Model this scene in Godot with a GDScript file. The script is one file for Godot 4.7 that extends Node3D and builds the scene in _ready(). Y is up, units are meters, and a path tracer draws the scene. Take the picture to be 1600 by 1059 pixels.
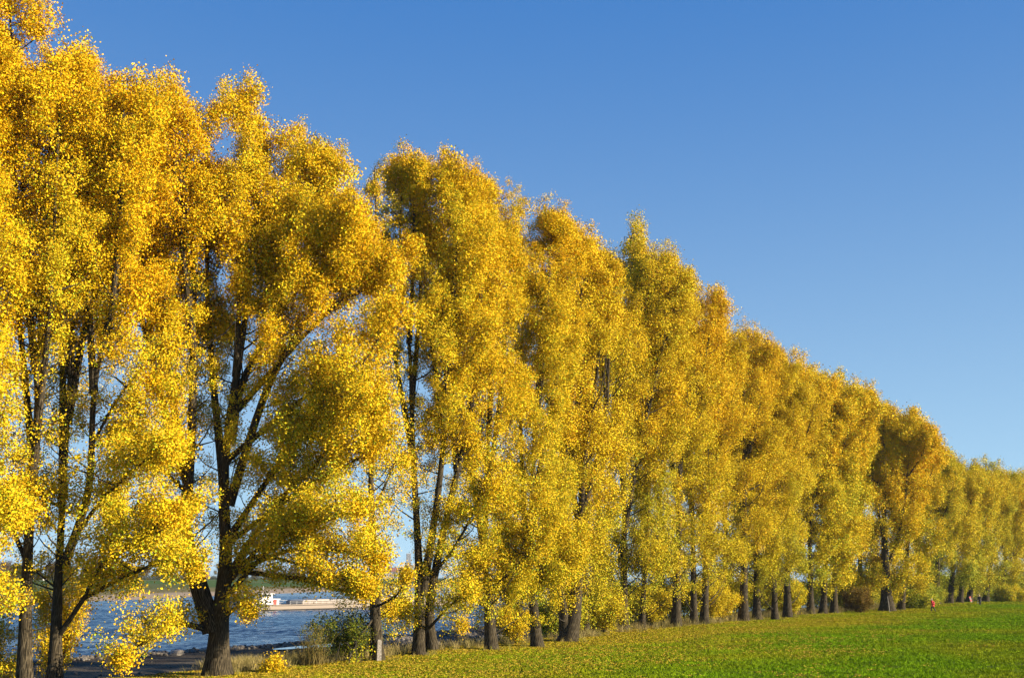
extends Node3D
# An autumn row of poplars between a meadow and a wide river.

const LEVEL := -2.88            # the river's surface; the meadow lies at 0
const ROW0 := Vector3(-13.95, 0, -50.67)
const ALONG := Vector3(0.549, 0, -0.836)
const ACROSS := Vector3(-0.836, 0, -0.549)   # towards the river
const SUN_FROM := Vector3(0.90, 0.345, 0.29)
const FAR0 := Vector3(-130, 0, -391)
const FAR_ALONG := Vector3(0.127, 0, -0.992)
const FAR_IN := Vector3(-0.992, 0, -0.127)

var names := {}
var mats := {}
var bump := FastNoiseLite.new()
var broad := FastNoiseLite.new()
var pools := [[Vector2(21, 26.5), 4.6, 2.0], [Vector2(29, 26), 5.5, 1.7], [Vector2(62, 33), 7.0, 2.6], [Vector2(75, 36), 8.0, 2.2], [Vector2(52, 40.5), 8.0, 1.6], [Vector2(11, 22), 3.4, 1.3]]

# label, x, z, trunk radius, hue (0 gold, 1 olive), fullness, stems [crown radius, bare share, [dx, height, dz, ...]]
var poplars := [
	["golden poplar cut off by the left edge of the photo, no trunk in view", -22.09, -40.59, 0.38, 0, 1, [[2.55, 0.2, [0, 0, 0, -0.71, 7.01, 0, -1.63, 16.13, 0, -2.99, 31.23, 0]], [1.88, 0.25, [-0.57, 5.54, 0, -0.56, 11.76, -1, -0.82, 18.73, -2, -2.24, 29.16, -3], 0.75], [1.61, 0.2, [-0.26, 3.14, 0, 1.49, 5.52, 1, 3.51, 6.89, 2]]], []],
	["gold poplar with the leftmost trunk in view, forking beside blue sky", -20.12, -44.44, 0.36, 0.05, 0.95, [[2.06, 0.56, [0, 0, 0, -0.33, 3.53, 0, -0.57, 7.52, 0, -0.67, 11.4, 0, -1.73, 17.83, 0, -4.45, 33.06, 0]], [1.65, 0.5, [-0.64, 11.12, 0, -0.3, 14.41, 0.67, -0.09, 17.43, 1.33, -0.35, 27.06, 2]], [1.32, 0.4, [-0.44, 5.11, 0, -2.24, 7.87, -1, -4.08, 12.01, -2], 0.6], [1.41, 0.3, [-0.3, 3.27, 0, -1.05, 4.58, 1.5, -1.44, 5.56, 3]]], [[-0.8,13.3,1.1,3.3],[1.0,13.7,0.7,3.1],[2.4,11.1,0.7,1.7]]],
	["tall gold poplar right of the leftmost trunk, with low limb reaching right", -19.78, -46.51, 0.42, 0.03, 0.95, [[2.22, 0.6, [0, 0, 0, -0.21, 2.94, 0, -0.35, 5.69, 0, -0.63, 12.02, 0, -0.87, 16.89, 0, -1.8, 30.28, 0]], [2.03, 0.55, [-0.1, 5.14, 0, 0.87, 8.48, 0.5, 0.93, 13.03, 1, 1.68, 18.92, 1.5, 1.33, 27.5, 2]], [1.79, 0.35, [-0.02, 2.13, 0, 1.25, 3.77, 0.75, 2.19, 5.12, 1.5, 3.9, 6.03, 2.25, 5.33, 7.19, 3]], [1.42, 0.15, [0.84, 3.62, 0, 2.75, 4.45, 1, 4.7, 5.11, 2, 6.51, 4.89, 3], 0.75], [2.03, 0.3, [-0.04, 5.69, 0, 1.63, 7.57, 1.33, 3.4, 8.83, 2.67, 5.14, 9.76, 4]], [1.85, 0.35, [-0.03, 7.38, 0, -0.87, 8.11, 1.5, -1.41, 9.34, 3], 0.5], [1.85, 0.3, [0.56, 10.26, 0, 2.05, 12.45, 1, 3.71, 14, 2]]], [[-2.1,13.7,1.2,3.5],[-0.2,14.1,0.7,3.2],[1.2,11.4,0.7,1.7]]],
	["big poplar with broad forked trunk and three tall gold plumes", -13.95, -50.67, 0.79, 0.06, 1, [[2.35, 0.6, [0, 0, 0, -0.03, 2.36, 0, 0.07, 5.5, 0, -0.25, 9.51, 0, -0.02, 14, 0, 0.3, 19.02, 0, -0.53, 30.12, 0]], [2.48, 0.54, [-0.29, 2.06, 0, -1.19, 4.59, 0.33, -1.81, 6.99, 0.67, -1.67, 9.41, 1, -1.75, 15.03, 1.33, -2.45, 20.88, 1.67, -3.7, 29.54, 2]], [2.08, 0.48, [-2.06, 9.26, 0, -3.22, 12.05, 0, -4.18, 15.32, 0, -5.26, 21.43, 0, -6.19, 29.75, 0]], [2.42, 0.42, [-0.03, 11.09, 0, 0.23, 14.09, -0.5, 1.46, 17.57, -1, 2.31, 21.93, -1.5, 2.44, 28.24, -2]], [2.08, 0.4, [0.22, 12.7, 0, 2.91, 15.98, 0, 5.56, 19.02, 0, 6.79, 21.78, 0]], [2.01, 0.35, [-0.19, 10.14, 0, 3.44, 13.13, 0.33, 6.6, 15.17, 0.67, 7.7, 17.4, 1]], [2.22, 0.35, [0.1, 7.95, 0, 1.78, 13.95, 0.25, 3.9, 17.86, 0.5, 5.12, 20.84, 0.75, 5.38, 23.87, 1]], [2.35, 0.2, [0.25, 4.59, 0, 2.59, 7.88, 1, 5.41, 10.83, 2, 6.95, 14.67, 3]], [1.81, 0.3, [0.1, 6.1, 0, 3.78, 8.64, 1, 6.21, 9.76, 2, 7.24, 10.4, 3]], [1.75, 0.3, [0.15, 6.26, 0, 2.24, 9.46, 0.5, 4.57, 11.9, 1, 6.03, 12.45, 1.5, 7.15, 13.62, 2]], [1.95, 0.25, [0.14, 6.41, 0, 2.42, 9.75, 0.67, 3.98, 12.48, 1.33, 4.6, 15.53, 2]], [1.88, 0.3, [0.25, 3.69, 0, 2.76, 6.06, 1.33, 4.79, 6.89, 2.67, 6.89, 7.39, 4]], [1.34, 0.35, [0.22, 4.14, 0, 1.73, 5.62, 1.33, 3.33, 6.45, 2.67, 4.46, 7.11, 4]], [1.28, 0.2, [0.14, 4.44, 0, 1.89, 5.47, 1.33, 4.58, 5.01, 2.67, 7.15, 4.17, 4], 0.8], [0.81, 0.3, [0.31, 2.8, 0, 1.34, 3.28, 1.5, 2.14, 3.04, 3], 0.6], [1.01, 0.2, [0.17, 4.89, 0, 4.05, 4.44, 1.33, 6.09, 3.96, 2.67, 7.58, 4.03, 4], 0.7], [1.14, 0.4, [0.25, 4.59, 0, 3.31, 5.77, 1, 5.91, 5.75, 2, 7.84, 5.15, 3]], [1.88, 0.35, [-1.68, 5.8, 0, -2.71, 6.97, 1, -3.93, 7.51, 2, -4.4, 8.62, 3]], [2.08, 0.3, [-2.01, 8.57, 0, -3.08, 9.72, 1, -3.9, 10.83, 2, -4.41, 12.21, 3]], [1.34, 0.25, [-0.44, 2.06, 0, -1.55, 2.43, 1.67, -2.39, 1.81, 3.33, -2.71, 1.12, 5], 0.62]], [[0.2,14.3,1.0,4.4],[-0.9,19.4,0.8,2.2],[-0.3,12.1,0.6,3.5]]],
	["slim sparse dark-trunked poplar behind the stone post", -7.41, -59.01, 0.44, 0.15, 0.34, [[1.8, 0.3, [0, 0, 0, -0.23, 2.87, 0, -0.48, 6.37, 0, -0.7, 11.07, 0, -0.46, 17.87, 0, -1.06, 28.85, 0]], [1.41, 0.3, [-0.53, 8.15, 0, 0.31, 10.43, -1, 0.83, 12.44, -2]], [1.17, 0.3, [-0.15, 2.52, 0, -0.95, 1.21, 1, -1.29, 0.28, 2]], [1.09, 0.3, [-0.23, 2.87, 0, 1.08, 3.58, 1, 1.68, 4.6, 2]]], [[1.6,17.1,0.8,5.5],[3.4,9.6,1.5,1.5],[0.1,22.6,0.7,2.2]]],
	["poplar with clustered grey stems, its left side thin and showing sky", -5.49, -63.28, 0.55, 0.12, 0.95, [[2.35, 0.42, [0, 0, 0, -0.06, 2.75, 0, -0.2, 6.12, 0, -0.65, 12.33, 0, -0.99, 18.42, 0, -1.75, 24.78, 0, -1.72, 31.88, 0]], [2.52, 0.42, [0.12, 3.49, 0, 0.68, 7.26, 0.2, 1.17, 11.5, 0.4, 1.49, 17.88, 0.6, 1.9, 24.52, 0.8, 1.32, 31.63, 1]], [2.1, 0.4, [0.79, 0.33, 0, 0.57, 3.11, -0.2, 1.56, 8.44, -0.4, 2.87, 14.83, -0.6, 3.21, 21.57, -0.8, 2.29, 29.57, -1]], [2.31, 0.3, [0.41, 4.61, 0, 1.68, 5.72, 1, 3.04, 7.92, 2, 4.18, 10.83, 3]], [1.51, 0.3, [-0.05, 2.38, 0, -1.05, 3.15, 1.5, -1.46, 3.89, 3]], [1.51, 0.3, [0.47, 1.46, 0, 1.76, 2.79, 1.5, 2.93, 3.72, 3], 0.5]], [[-0.8,18.0,0.9,5.9],[1.2,10.0,1.6,1.6],[-2.4,23.9,0.7,2.4]]],
	["poplar on the meadow rim, first straight sunlit trunk right of the clustered stems", -1.31, -68.24, 0.47, 0.18, 1, [[3.26, 0.25, [0, 0, 0, -0.22, 3.41, 0, -0.45, 6.25, 0, -0.21, 17.29, 0, -0.28, 32.17, 0]], [2.53, 0.3, [-0.35, 3.41, 0, 1.31, 5.02, 0.67, 2.54, 6.62, 1.33, 2.95, 10.23, 2]], [2.08, 0.3, [-0.34, 2.81, 0, -2.15, 3.23, 1, -3.09, 2.47, 2, -1.84, 1.74, 3], 0.3]], [[-3.4,10.4,1.7,1.7],[-0.4,7.5,0.8,1.5]]],
	["poplar with short leaning trunk just left of the forked trunk", 1.71, -71.35, 0.45, 0.2, 1, [[2.84, 0.25, [0, 0, 0, -0.33, 3.36, 0, -0.58, 5.48, 0, 0.1, 17.87, 0, 0.74, 31.32, 0]], [2.17, 0.3, [-0.41, 3.78, 0, 0.85, 6.29, 1.5, 1.66, 8.73, 3]], [1.99, 0.3, [-0.41, 3.57, 0, -1.71, 3.38, 1, -2.13, 2.18, 2]]], [[2.9,8.9,1.0,2.0]]],
	["poplar whose stout trunk splits low into a wide fork", 4.01, -77.74, 0.78, 0.25, 1, [[2.88, 0.35, [0, 0, 0, 0.59, 2.35, 0, 0.98, 6.49, 0, 1.18, 9.79, 0, 1.81, 19.07, 0, 1.86, 30.75, 0]], [2.68, 0.35, [-0.09, 0.54, 0, -0.32, 2.36, 0.4, -0.64, 4.64, 0.8, -0.48, 8.31, 1.2, -0.17, 16.82, 1.6, 0.39, 31.91, 2]], [2.37, 0.35, [1.17, 9.31, 0, 2.34, 12.74, -0.67, 3.52, 19.32, -1.33, 2.49, 28.96, -2]]], [[3.1,19.1,1.3,3.6],[1.0,9.3,1.1,2.2]]],
	["dark slim poplar trunk half hidden right behind the wide fork", 5.97, -86.36, 0.4, 0.45, 0.8, [[2.86, 0.16, [0, 0, 0, 0.06, 3.46, 0, 0.21, 10.28, 0, 0.53, 19.56, 0, 1.06, 30.99, 0]]], [[2.0,20.7,1.4,4.0],[-0.4,9.8,1.2,2.4]]],
	["poplar with bent trunk among tall dry grass, olive gold crown topping its neighbours", 9.74, -92.52, 0.52, 0.38, 1, [[3.92, 0.3, [0, 0, 0, 0.11, 4.02, 0, 0.35, 11.95, 0, 0.79, 22.78, 0, 1.5, 36.18, 0]], [3.06, 0.3, [-0.25, 5.77, 0, 1.76, 15.87, 0.67, 3.66, 23.96, 1.33, 4.17, 33.51, 2]], [2.82, 0.3, [-0.17, 4.66, 0, 1.39, 6.29, 1.5, 2.9, 7.87, 3]]], [[-1.2,21.8,1.5,4.3]]],
	["thin-trunked poplar in dry grass right of the bent trunk", 11.58, -94.78, 0.36, 0.42, 0.9, [[2.89, 0.27, [0, 0, 0, 0.3, 3.62, 0, 0.91, 10.74, 0, 1.87, 20.41, 0, 3.2, 32.29, 0]]], [[2.5,12.4,1.2,1.8]]],
	["poplar with straight dark trunk, left of a close pair of trunks", 15.17, -98.39, 0.58, 0.3, 1, [[3.91, 0.32, [0, 0, 0, 0.27, 3.81, 0, 0.76, 11.31, 0, 1.32, 21.5, 0, 1.82, 34.01, 0]]], [[-0.5,12.7,1.2,1.8]]],
	["poplar of the close pair with the thicker, higher-bared trunk", 18.73, -103.65, 0.55, 0.28, 1, [[3.85, 0.36, [0, 0, 0, 0.31, 3.44, 0, 0.87, 10.17, 0, 1.51, 19.28, 0, 2.1, 30.38, 0]]], []],
	["short-trunked poplar of the close pair, left one", 17.56, -102.28, 0.48, 0.3, 0.95, [[3.12, 0.28, [0, 0, 0, 0.08, 3.65, 0, 0.27, 10.82, 0, 0.66, 20.54, 0, 1.3, 32.42, 0]]], [[-2.3,13.0,1.3,1.9]]],
	["poplar with thick dark trunk, left of three trunks side by side", 24.6, -112.7, 0.7, 0.27, 1, [[4.33, 0.32, [0, 0, 0, 0.24, 3.59, 0, 0.68, 10.63, 0, 1.13, 20.12, 0, 1.49, 31.66, 0]]], []],
	["middle of the three trunks side by side, poplar with low side branches", 26.82, -116.09, 0.58, 0.4, 1, [[3.69, 0.32, [0, 0, 0, 0.15, 3.46, 0, 0.49, 10.23, 0, 1.09, 19.35, 0, 2.02, 30.42, 0]]], []],
	["short dark trunk deep in foliage, poplar right of the three trunks", 28.78, -116.09, 0.47, 0.42, 1, [[3.38, 0.27, [0, 0, 0, 0.13, 3.32, 0, 0.41, 9.82, 0, 0.93, 18.55, 0, 1.77, 29.12, 0]]], []],
	["poplar with clear leaning trunk standing out on the grass edge", 31.61, -121.56, 0.65, 0.35, 1, [[4.19, 0.32, [0, 0, 0, 0.18, 3.46, 0, 0.56, 10.21, 0, 1.22, 19.29, 0, 2.23, 30.29, 0]]], []],
	["olive gold poplar with low trunk right of the leaning one", 37.21, -131.95, 0.58, 0.3, 1, [[4.2, 0.27, [0, 0, 0, 0.2, 3.54, 0, 0.62, 10.46, 0, 1.35, 19.73, 0, 2.46, 30.94, 0]]], []],
	["second of three low dark trunks, yellow poplar", 39.4, -134.25, 0.59, 0.33, 1, [[3.91, 0.27, [0, 0, 0, 0.47, 3.48, 0, 1.33, 10.27, 0, 2.33, 19.37, 0, 3.3, 30.36, 0]]], []],
	["third of three low dark trunks, yellow poplar beside the russet bush", 41.51, -136.63, 0.6, 0.28, 1, [[4.34, 0.27, [0, 0, 0, 0.37, 3.44, 0, 1.15, 10.14, 0, 2.35, 19.11, 0, 4.04, 29.93, 0]]], []],
	["yellow poplar rising behind the russet bush", 50.37, -152.9, 0.67, 0.22, 1, [[4.66, 0.22, [0, 0, 0, 0.24, 3.43, 0, 0.76, 10.1, 0, 1.65, 19.02, 0, 2.97, 29.72, 0]]], [[4.5,10.3,1.3,4.3]]],
	["poplar with a dark cave under its crown and a slim pale pole at its foot", 52.16, -147.06, 1.19, 0.2, 1, [[4.48, 0.24, [0, 0, 0, 0.13, 3.33, 0, 0.42, 9.8, 0, 0.99, 18.46, 0, 1.93, 28.85, 0]], [3.31, 0.3, [0.81, 6.51, 0, 3.03, 13.55, 1, 4.98, 26.58, 2]]], [[0.7,10.0,1.3,4.1]]],
	["gold poplar with overhanging right side, right of the dark cave", 56.19, -152.9, 0.67, 0.22, 1, [[4.25, 0.22, [0, 0, 0, 0.64, 3.16, 0, 1.84, 9.3, 0, 3.25, 17.48, 0, 4.68, 27.29, 0]]], [[-1.3,10.3,1.3,4.3]]],
	["olive poplar above the person in the red jacket", 74.61, -186.23, 0.93, 0.45, 1, [[4.44, 0.32, [0, 0, 0, 0.48, 2.94, 0, 1.36, 8.65, 0, 2.29, 16.22, 0, 3.08, 25.22, 0]]], []],
	["pale olive poplar just right of the person in the red jacket", 79.02, -190.86, 0.78, 0.5, 1, [[4.3, 0.24, [0, 0, 0, 0.64, 3, 0, 1.82, 8.83, 0, 3.15, 16.55, 0, 4.42, 25.74, 0]]], []],
	["olive poplar of the far row, left of the leaning red board", 82.94, -195.73, 0.73, 0.45, 1, [[4.15, 0.27, [0, 0, 0, 0.74, 3.01, 0, 2.12, 8.85, 0, 3.7, 16.59, 0, 5.27, 25.79, 0]]], []],
	["olive poplar of the far row, above the leaning red board", 86.95, -200.85, 0.75, 0.45, 1, [[4.26, 0.27, [0, 0, 0, 0.61, 2.99, 0, 1.86, 8.79, 0, 3.75, 16.47, 0, 6.34, 25.6, 0]]], []],
	["olive gold poplar of the far row, above the person in black", 92.42, -206.25, 0.77, 0.5, 1, [[4.1, 0.27, [0, 0, 0, 0.78, 3.02, 0, 2.24, 8.85, 0, 3.91, 16.59, 0, 5.55, 25.78, 0]]], []],
	["olive poplar of the far row, right of the person in black", 97.81, -211.95, 0.79, 0.4, 1, [[4.21, 0.27, [0, 0, 0, 0.77, 2.98, 0, 2.2, 8.75, 0, 3.83, 16.38, 0, 5.41, 25.45, 0]]], []],
	["greenish poplar of the far row near the right edge", 103.05, -216.74, 0.75, 0.5, 1, [[4.02, 0.22, [0, 0, 0, 0.42, 2.91, 0, 1.3, 8.55, 0, 2.72, 16, 0, 4.78, 24.85, 0]]], []],
	["last poplar in view at the right edge", 107.96, -221.12, 0.76, 0.45, 1, [[4.1, 0.22, [0, 0, 0, 0.67, 2.9, 0, 1.9, 8.5, 0, 3.25, 15.92, 0, 4.5, 24.71, 0]]], []],
	["olive poplar behind the row, in the gap right of the wide fork", 8.55, -105.06, 0.43, 0.5, 1, [[3.2, 0.15, [0, 0, 0, 0.08, 3.74, 0, 0.27, 11.08, 0, 0.65, 21.02, 0, 1.31, 33.18, 0]]], [[1.1,24.2,1.7,4.9],[-1.7,11.0,1.4,3.0]]],
	["olive poplar behind the row, in the gap right of the thin trunk", 16.1, -116.09, 0.47, 0.5, 1, [[3.54, 0.15, [0, 0, 0, 0.2, 3.83, 0, 0.56, 11.35, 0, 0.9, 21.5, 0, 1.12, 33.87, 0]]], [[1.2,14.2,1.5,2.2]]],
	["olive poplar behind the row, filling the gap right of the close pair", 25.85, -129.73, 0.53, 0.5, 1, [[3.78, 0.15, [0, 0, 0, 0.31, 3.81, 0, 0.88, 11.27, 0, 1.48, 21.3, 0, 1.99, 33.46, 0]]], []],
	["olive poplar behind the row, above the trunk deep in foliage", 34.03, -139.09, 0.57, 0.5, 1, [[3.87, 0.15, [0, 0, 0, 0.12, 3.71, 0, 0.4, 10.94, 0, 0.95, 20.65, 0, 1.85, 32.37, 0]]], []],
	["olive poplar behind the row, left of the russet bush", 50.06, -159.22, 0.6, 0.5, 1, [[4.01, 0.15, [0, 0, 0, 0.28, 3.61, 0, 0.77, 10.63, 0, 1.23, 20.01, 0, 1.52, 31.28, 0]]], []],
	["olive poplar behind the row, dark between cave and red jacket", 75.24, -195.73, 0.86, 0.6, 1, [[4.67, 0.15, [0, 0, 0, 0.36, 3.49, 0, 1.11, 10.25, 0, 2.35, 19.23, 0, 4.16, 29.96, 0]]], []],
]

# ---------------------------------------------------------------- helpers
func numbered(called: String) -> String:
	if not names.has(called):
		names[called] = 0
		return called
	names[called] += 1
	return "%s_%03d" % [called, names[called]]

func tag(o: Node3D, label: String, category := "", group := "", kind := "") -> Node3D:
	if label: o.set_meta("label", label)
	if category: o.set_meta("category", category)
	if group: o.set_meta("group", group)
	if kind: o.set_meta("kind", kind)
	return o

func thing(called: String, at: Vector3, turn := 0.0) -> Node3D:
	var o := Node3D.new()
	o.name = numbered(called)
	add_child(o, true)
	o.position = at
	o.rotation.y = turn
	return o

func obj(called: String, m: Mesh, mat: Material, parent: Node3D = null, at := Vector3.ZERO) -> MeshInstance3D:
	var o := MeshInstance3D.new()
	o.name = called if parent else numbered(called)
	(parent if parent else self).add_child(o, true)
	o.mesh = m
	o.material_override = mat
	o.position = at
	return o

func scatter(called: String, m: Mesh, mat: Material, buf: PackedFloat32Array, parent: Node3D = null) -> MultiMeshInstance3D:
	var mm := MultiMesh.new()
	mm.transform_format = MultiMesh.TRANSFORM_3D
	mm.use_colors = true
	mm.mesh = m
	mm.instance_count = buf.size() / 16
	for i in mm.instance_count:
		var k := i * 16
		mm.set_instance_transform(i, Transform3D(Vector3(buf[k], buf[k + 4], buf[k + 8]), Vector3(buf[k + 1], buf[k + 5], buf[k + 9]), Vector3(buf[k + 2], buf[k + 6], buf[k + 10]), Vector3(buf[k + 3], buf[k + 7], buf[k + 11])))
		mm.set_instance_color(i, Color(buf[k + 12], buf[k + 13], buf[k + 14], 1))
	var o := MultiMeshInstance3D.new()
	o.name = called if parent else numbered(called)
	(parent if parent else self).add_child(o, true)
	o.multimesh = mm
	o.material_override = mat
	return o

func put(buf: PackedFloat32Array, b: Basis, p: Vector3, c: Color) -> void:
	buf.append_array(PackedFloat32Array([b.x.x, b.y.x, b.z.x, p.x, b.x.y, b.y.y, b.z.y, p.y, b.x.z, b.y.z, b.z.z, p.z, c.r, c.g, c.b, 1.0]))

func geo() -> Dictionary:
	return {"v": PackedVector3Array(), "n": PackedVector3Array(), "t": PackedVector2Array(), "c": PackedColorArray(), "i": PackedInt32Array()}

func build(g: Dictionary) -> ArrayMesh:
	var a := []
	a.resize(Mesh.ARRAY_MAX)
	a[Mesh.ARRAY_VERTEX] = g.v
	a[Mesh.ARRAY_NORMAL] = g.n
	a[Mesh.ARRAY_TEX_UV] = g.t
	a[Mesh.ARRAY_COLOR] = g.c
	a[Mesh.ARRAY_INDEX] = g.i
	var m := ArrayMesh.new()
	m.add_surface_from_arrays(Mesh.PRIMITIVE_TRIANGLES, a)
	return m

# four corners, clockwise seen from outside
func quad(g: Dictionary, a: Vector3, b: Vector3, c: Vector3, d: Vector3, col := Color.WHITE) -> void:
	var n := (c - a).cross(b - a).normalized()
	var k: int = g.v.size()
	for p in [a, b, c, d]:
		g.v.append(p); g.n.append(n); g.c.append(col)
	for t in [Vector2(0, 0), Vector2(1, 0), Vector2(1, 1), Vector2(0, 1)]:
		g.t.append(t)
	g.i.append_array(PackedInt32Array([k, k + 1, k + 2, k, k + 2, k + 3]))

# a box with slightly drawn-in top edges
func box(g: Dictionary, lo: Vector3, hi: Vector3, col := Color.WHITE, taper := 0.0) -> void:
	var x0 := lo.x; var x1 := hi.x; var z0 := lo.z; var z1 := hi.z
	var p := [Vector3(x0, lo.y, z0), Vector3(x1, lo.y, z0), Vector3(x1, lo.y, z1), Vector3(x0, lo.y, z1), Vector3(x0 + taper, hi.y, z0 + taper), Vector3(x1 - taper, hi.y, z0 + taper), Vector3(x1 - taper, hi.y, z1 - taper), Vector3(x0 + taper, hi.y, z1 - taper)]
	quad(g, p[4], p[5], p[6], p[7], col)
	quad(g, p[3], p[2], p[1], p[0], col)
	quad(g, p[7], p[6], p[2], p[3], col)
	quad(g, p[5], p[4], p[0], p[1], col)
	quad(g, p[6], p[5], p[1], p[2], col)
	quad(g, p[4], p[7], p[3], p[0], col)

func boxed(lo: Vector3, hi: Vector3, taper := 0.0) -> ArrayMesh:
	var g := geo()
	box(g, lo, hi, Color.WHITE, taper)
	return build(g)

func along(pts: PackedVector3Array, u: float) -> Vector3:
	var f := clampf(u, 0.0, 1.0) * (pts.size() - 1)
	var i := mini(int(f), pts.size() - 2)
	var a := pts[maxi(i - 1, 0)]; var b := pts[i]; var c := pts[i + 1]; var d := pts[mini(i + 2, pts.size() - 1)]
	return b.cubic_interpolate(c, a, d, f - i)

# a bent, tapering tube; flare widens its foot; rough adds bark ridges
func tube(g: Dictionary, pts: PackedVector3Array, r0: float, r1: float, sides: int, steps: int, flare := 0.0, rough := 0.0, phase := 0.0, power := 0.85) -> void:
	var k: int = g.v.size()
	var v := 0.0
	var before := pts[0]
	var ref := Vector3.RIGHT
	for j in steps + 1:
		var u := float(j) / steps
		if flare > 0.0: u = u * u * 0.6 + u * 0.4
		var p := along(pts, u)
		var dir := (along(pts, u + 0.01) - along(pts, u - 0.01)).normalized()
		if absf(dir.dot(ref)) > 0.9: ref = Vector3.FORWARD if absf(dir.z) < 0.9 else Vector3.UP
		var bx := (ref - dir * ref.dot(dir)).normalized()
		var bz := dir.cross(bx)
		var r := lerpf(r0, r1, pow(u, power))
		if flare > 0.0: r += flare * r0 * exp(-maxf(p.y - pts[0].y, 0.0) / 0.8)
		v += p.distance_to(before)
		before = p
		for s in sides + 1:
			var a := TAU * s / sides
			var d := bx * cos(a) + bz * sin(a)
			var q := 1.0
			if rough > 0.0:
				q += rough * (0.55 * sin(a * 5.0 + phase + p.y * 0.25) + 0.45 * sin(a * 9.0 + phase * 2.0 - p.y * 0.5) + 0.4 * bump.get_noise_3d(d.x * 9.0 + phase, p.y * 4.0, d.z * 9.0))
				if flare > 0.0: q += 0.16 * maxf(0.0, sin(a * 5.0 + phase)) * exp(-maxf(p.y - pts[0].y, 0.0) / 0.6)
			g.v.append(p + d * r * q)
			g.n.append(d)
			g.t.append(Vector2(float(s) / sides * maxf(1.0, roundf(r0 * 6.0)), v * 0.5))
			g.c.append(Color.WHITE)
	for j in steps:
		for s in sides:
			var i := k + j * (sides + 1) + s
			g.i.append_array(PackedInt32Array([i, i + sides + 1, i + 1, i + 1, i + sides + 1, i + sides + 2]))

func wobbly_ball(rng: RandomNumberGenerator, size: Vector3, detail := 7, rough := 0.35, flat := 0.0) -> ArrayMesh:
	var st := SurfaceTool.new()
	st.begin(Mesh.PRIMITIVE_TRIANGLES)
	var off := Vector3(rng.randf(), rng.randf(), rng.randf()) * 90.0
	var p := []
	for j in detail + 1:
		var row := []
		for i in detail * 2 + 1:
			var th := PI * j / detail
			var ph := TAU * (i % (detail * 2)) / (detail * 2)
			var d := Vector3(sin(th) * cos(ph), cos(th), sin(th) * sin(ph))
			var q := 1.0 + rough * bump.get_noise_3dv(d * 14.0 + off) + rough * 0.5 * bump.get_noise_3dv(d * 34.0 + off)
			var w := d * q
			# facets, so that a stone looks broken and not blown up
			w = Vector3(clampf(w.x, -0.82, 0.86), clampf(w.y, -0.7, 0.72), clampf(w.z, -0.85, 0.8))
			row.append(w * size)
		p.append(row)
	st.set_smooth_group(-1)
	for j in detail:
		for i in detail * 2:
			for q in [[0, 0], [0, 1], [1, 1], [0, 0], [1, 1], [1, 0]]:
				st.add_vertex(p[j + q[0]][i + q[1]])
	st.generate_normals()
	return st.commit()

func lin(r: float, g: float, b: float) -> Color:
	return Color(r, g, b).linear_to_srgb()

func plain(c: Color, rough := 0.8, metal := 0.0) -> StandardMaterial3D:
	var m := StandardMaterial3D.new()
	m.albedo_color = c
	m.roughness = rough
	m.metallic = metal
	return m

func noise(freq: float, seed_: int, octaves := 4, type := FastNoiseLite.TYPE_SIMPLEX_SMOOTH) -> FastNoiseLite:
	var n := FastNoiseLite.new()
	n.noise_type = type
	n.frequency = freq
	n.seed = seed_
	n.fractal_octaves = octaves
	return n

func tinted(n: FastNoiseLite, size: int, stops: Array, w := 0, invert := false) -> ImageTexture:
	var im := n.get_seamless_image(w if w else size, size, invert)
	var out := Image.create(im.get_width(), im.get_height(), false, Image.FORMAT_RGB8)
	var gr := Gradient.new()
	gr.offsets = PackedFloat32Array(stops.map(func(s): return s[0]))
	gr.colors = PackedColorArray(stops.map(func(s): return s[1]))
	for y in im.get_height():
		for x in im.get_width():
			out.set_pixel(x, y, gr.sample(im.get_pixel(x, y).r))
	return ImageTexture.create_from_image(out)

func relief(n: FastNoiseLite, size: int, strength: float, w := 0) -> ImageTexture:
	var im := n.get_seamless_image(w if w else size, size)
	im.convert(Image.FORMAT_RGBA8)
	im.bump_map_to_normal_map(strength)
	return ImageTexture.create_from_image(im)

# ---------------------------------------------------------------- the lie of the land
func edge(t: float) -> float:
	return 2.3 + 10.5 * smoothstep(40.0, 54.0, t) - 5.0 * smoothstep(112.0, 126.0, t) + 0.5 * bump.get_noise_1d(t * 3.0)

func land(t: float, s: float) -> float:
	var y := 0.16 * broad.get_noise_2d(t, s) + 0.035 * bump.get_noise_2d(t * 2.5, s * 2.5)
	var d := s - edge(t)
	if d > 0.0:
		y = lerpf(y, -2.2 + 0.16 * bump.get_noise_2d(t * 1.6, s * 1.6) + 0.05 * bump.get_noise_2d(t * 7.0, s * 7.0), smoothstep(0.0, 7.0, d))
		y -= 0.5 * smoothstep(8.0, 44.0, s) + maxf(0.0, s - 44.0) * 0.07
		for p in pools:
			var q := Vector2((t - p[0].x) / p[1], (s - p[0].y) / p[2])
			y -= 0.3 * exp(-q.length_squared() * 1.4)
		var ridge := absf(s - (46.5 + 3.0 * bump.get_noise_1d(t * 1.2)))
		y += 0.34 * exp(-ridge * ridge * 0.5) * (0.6 + 0.6 * bump.get_noise_2d(t * 4.0, 3.0))
		# the stone groyne
		var gr := absf(s - (37.0 + (t - 60.0) * 0.16))
		y += 0.75 * exp(-gr * gr * 0.16) * smoothstep(52.0, 66.0, t) * (0.75 + 0.35 * bump.get_noise_2d(t * 5.0, s * 5.0))
	return y

func ts(t: float, s: float) -> Vector3:
	return ROW0 + ALONG * t + ACROSS * s + Vector3(0, land(t, s), 0)

func ground(x: float, z: float) -> float:
	var d := Vector3(x, 0, z) - ROW0
	return land(d.dot(ALONG), d.dot(ACROSS))

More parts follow.
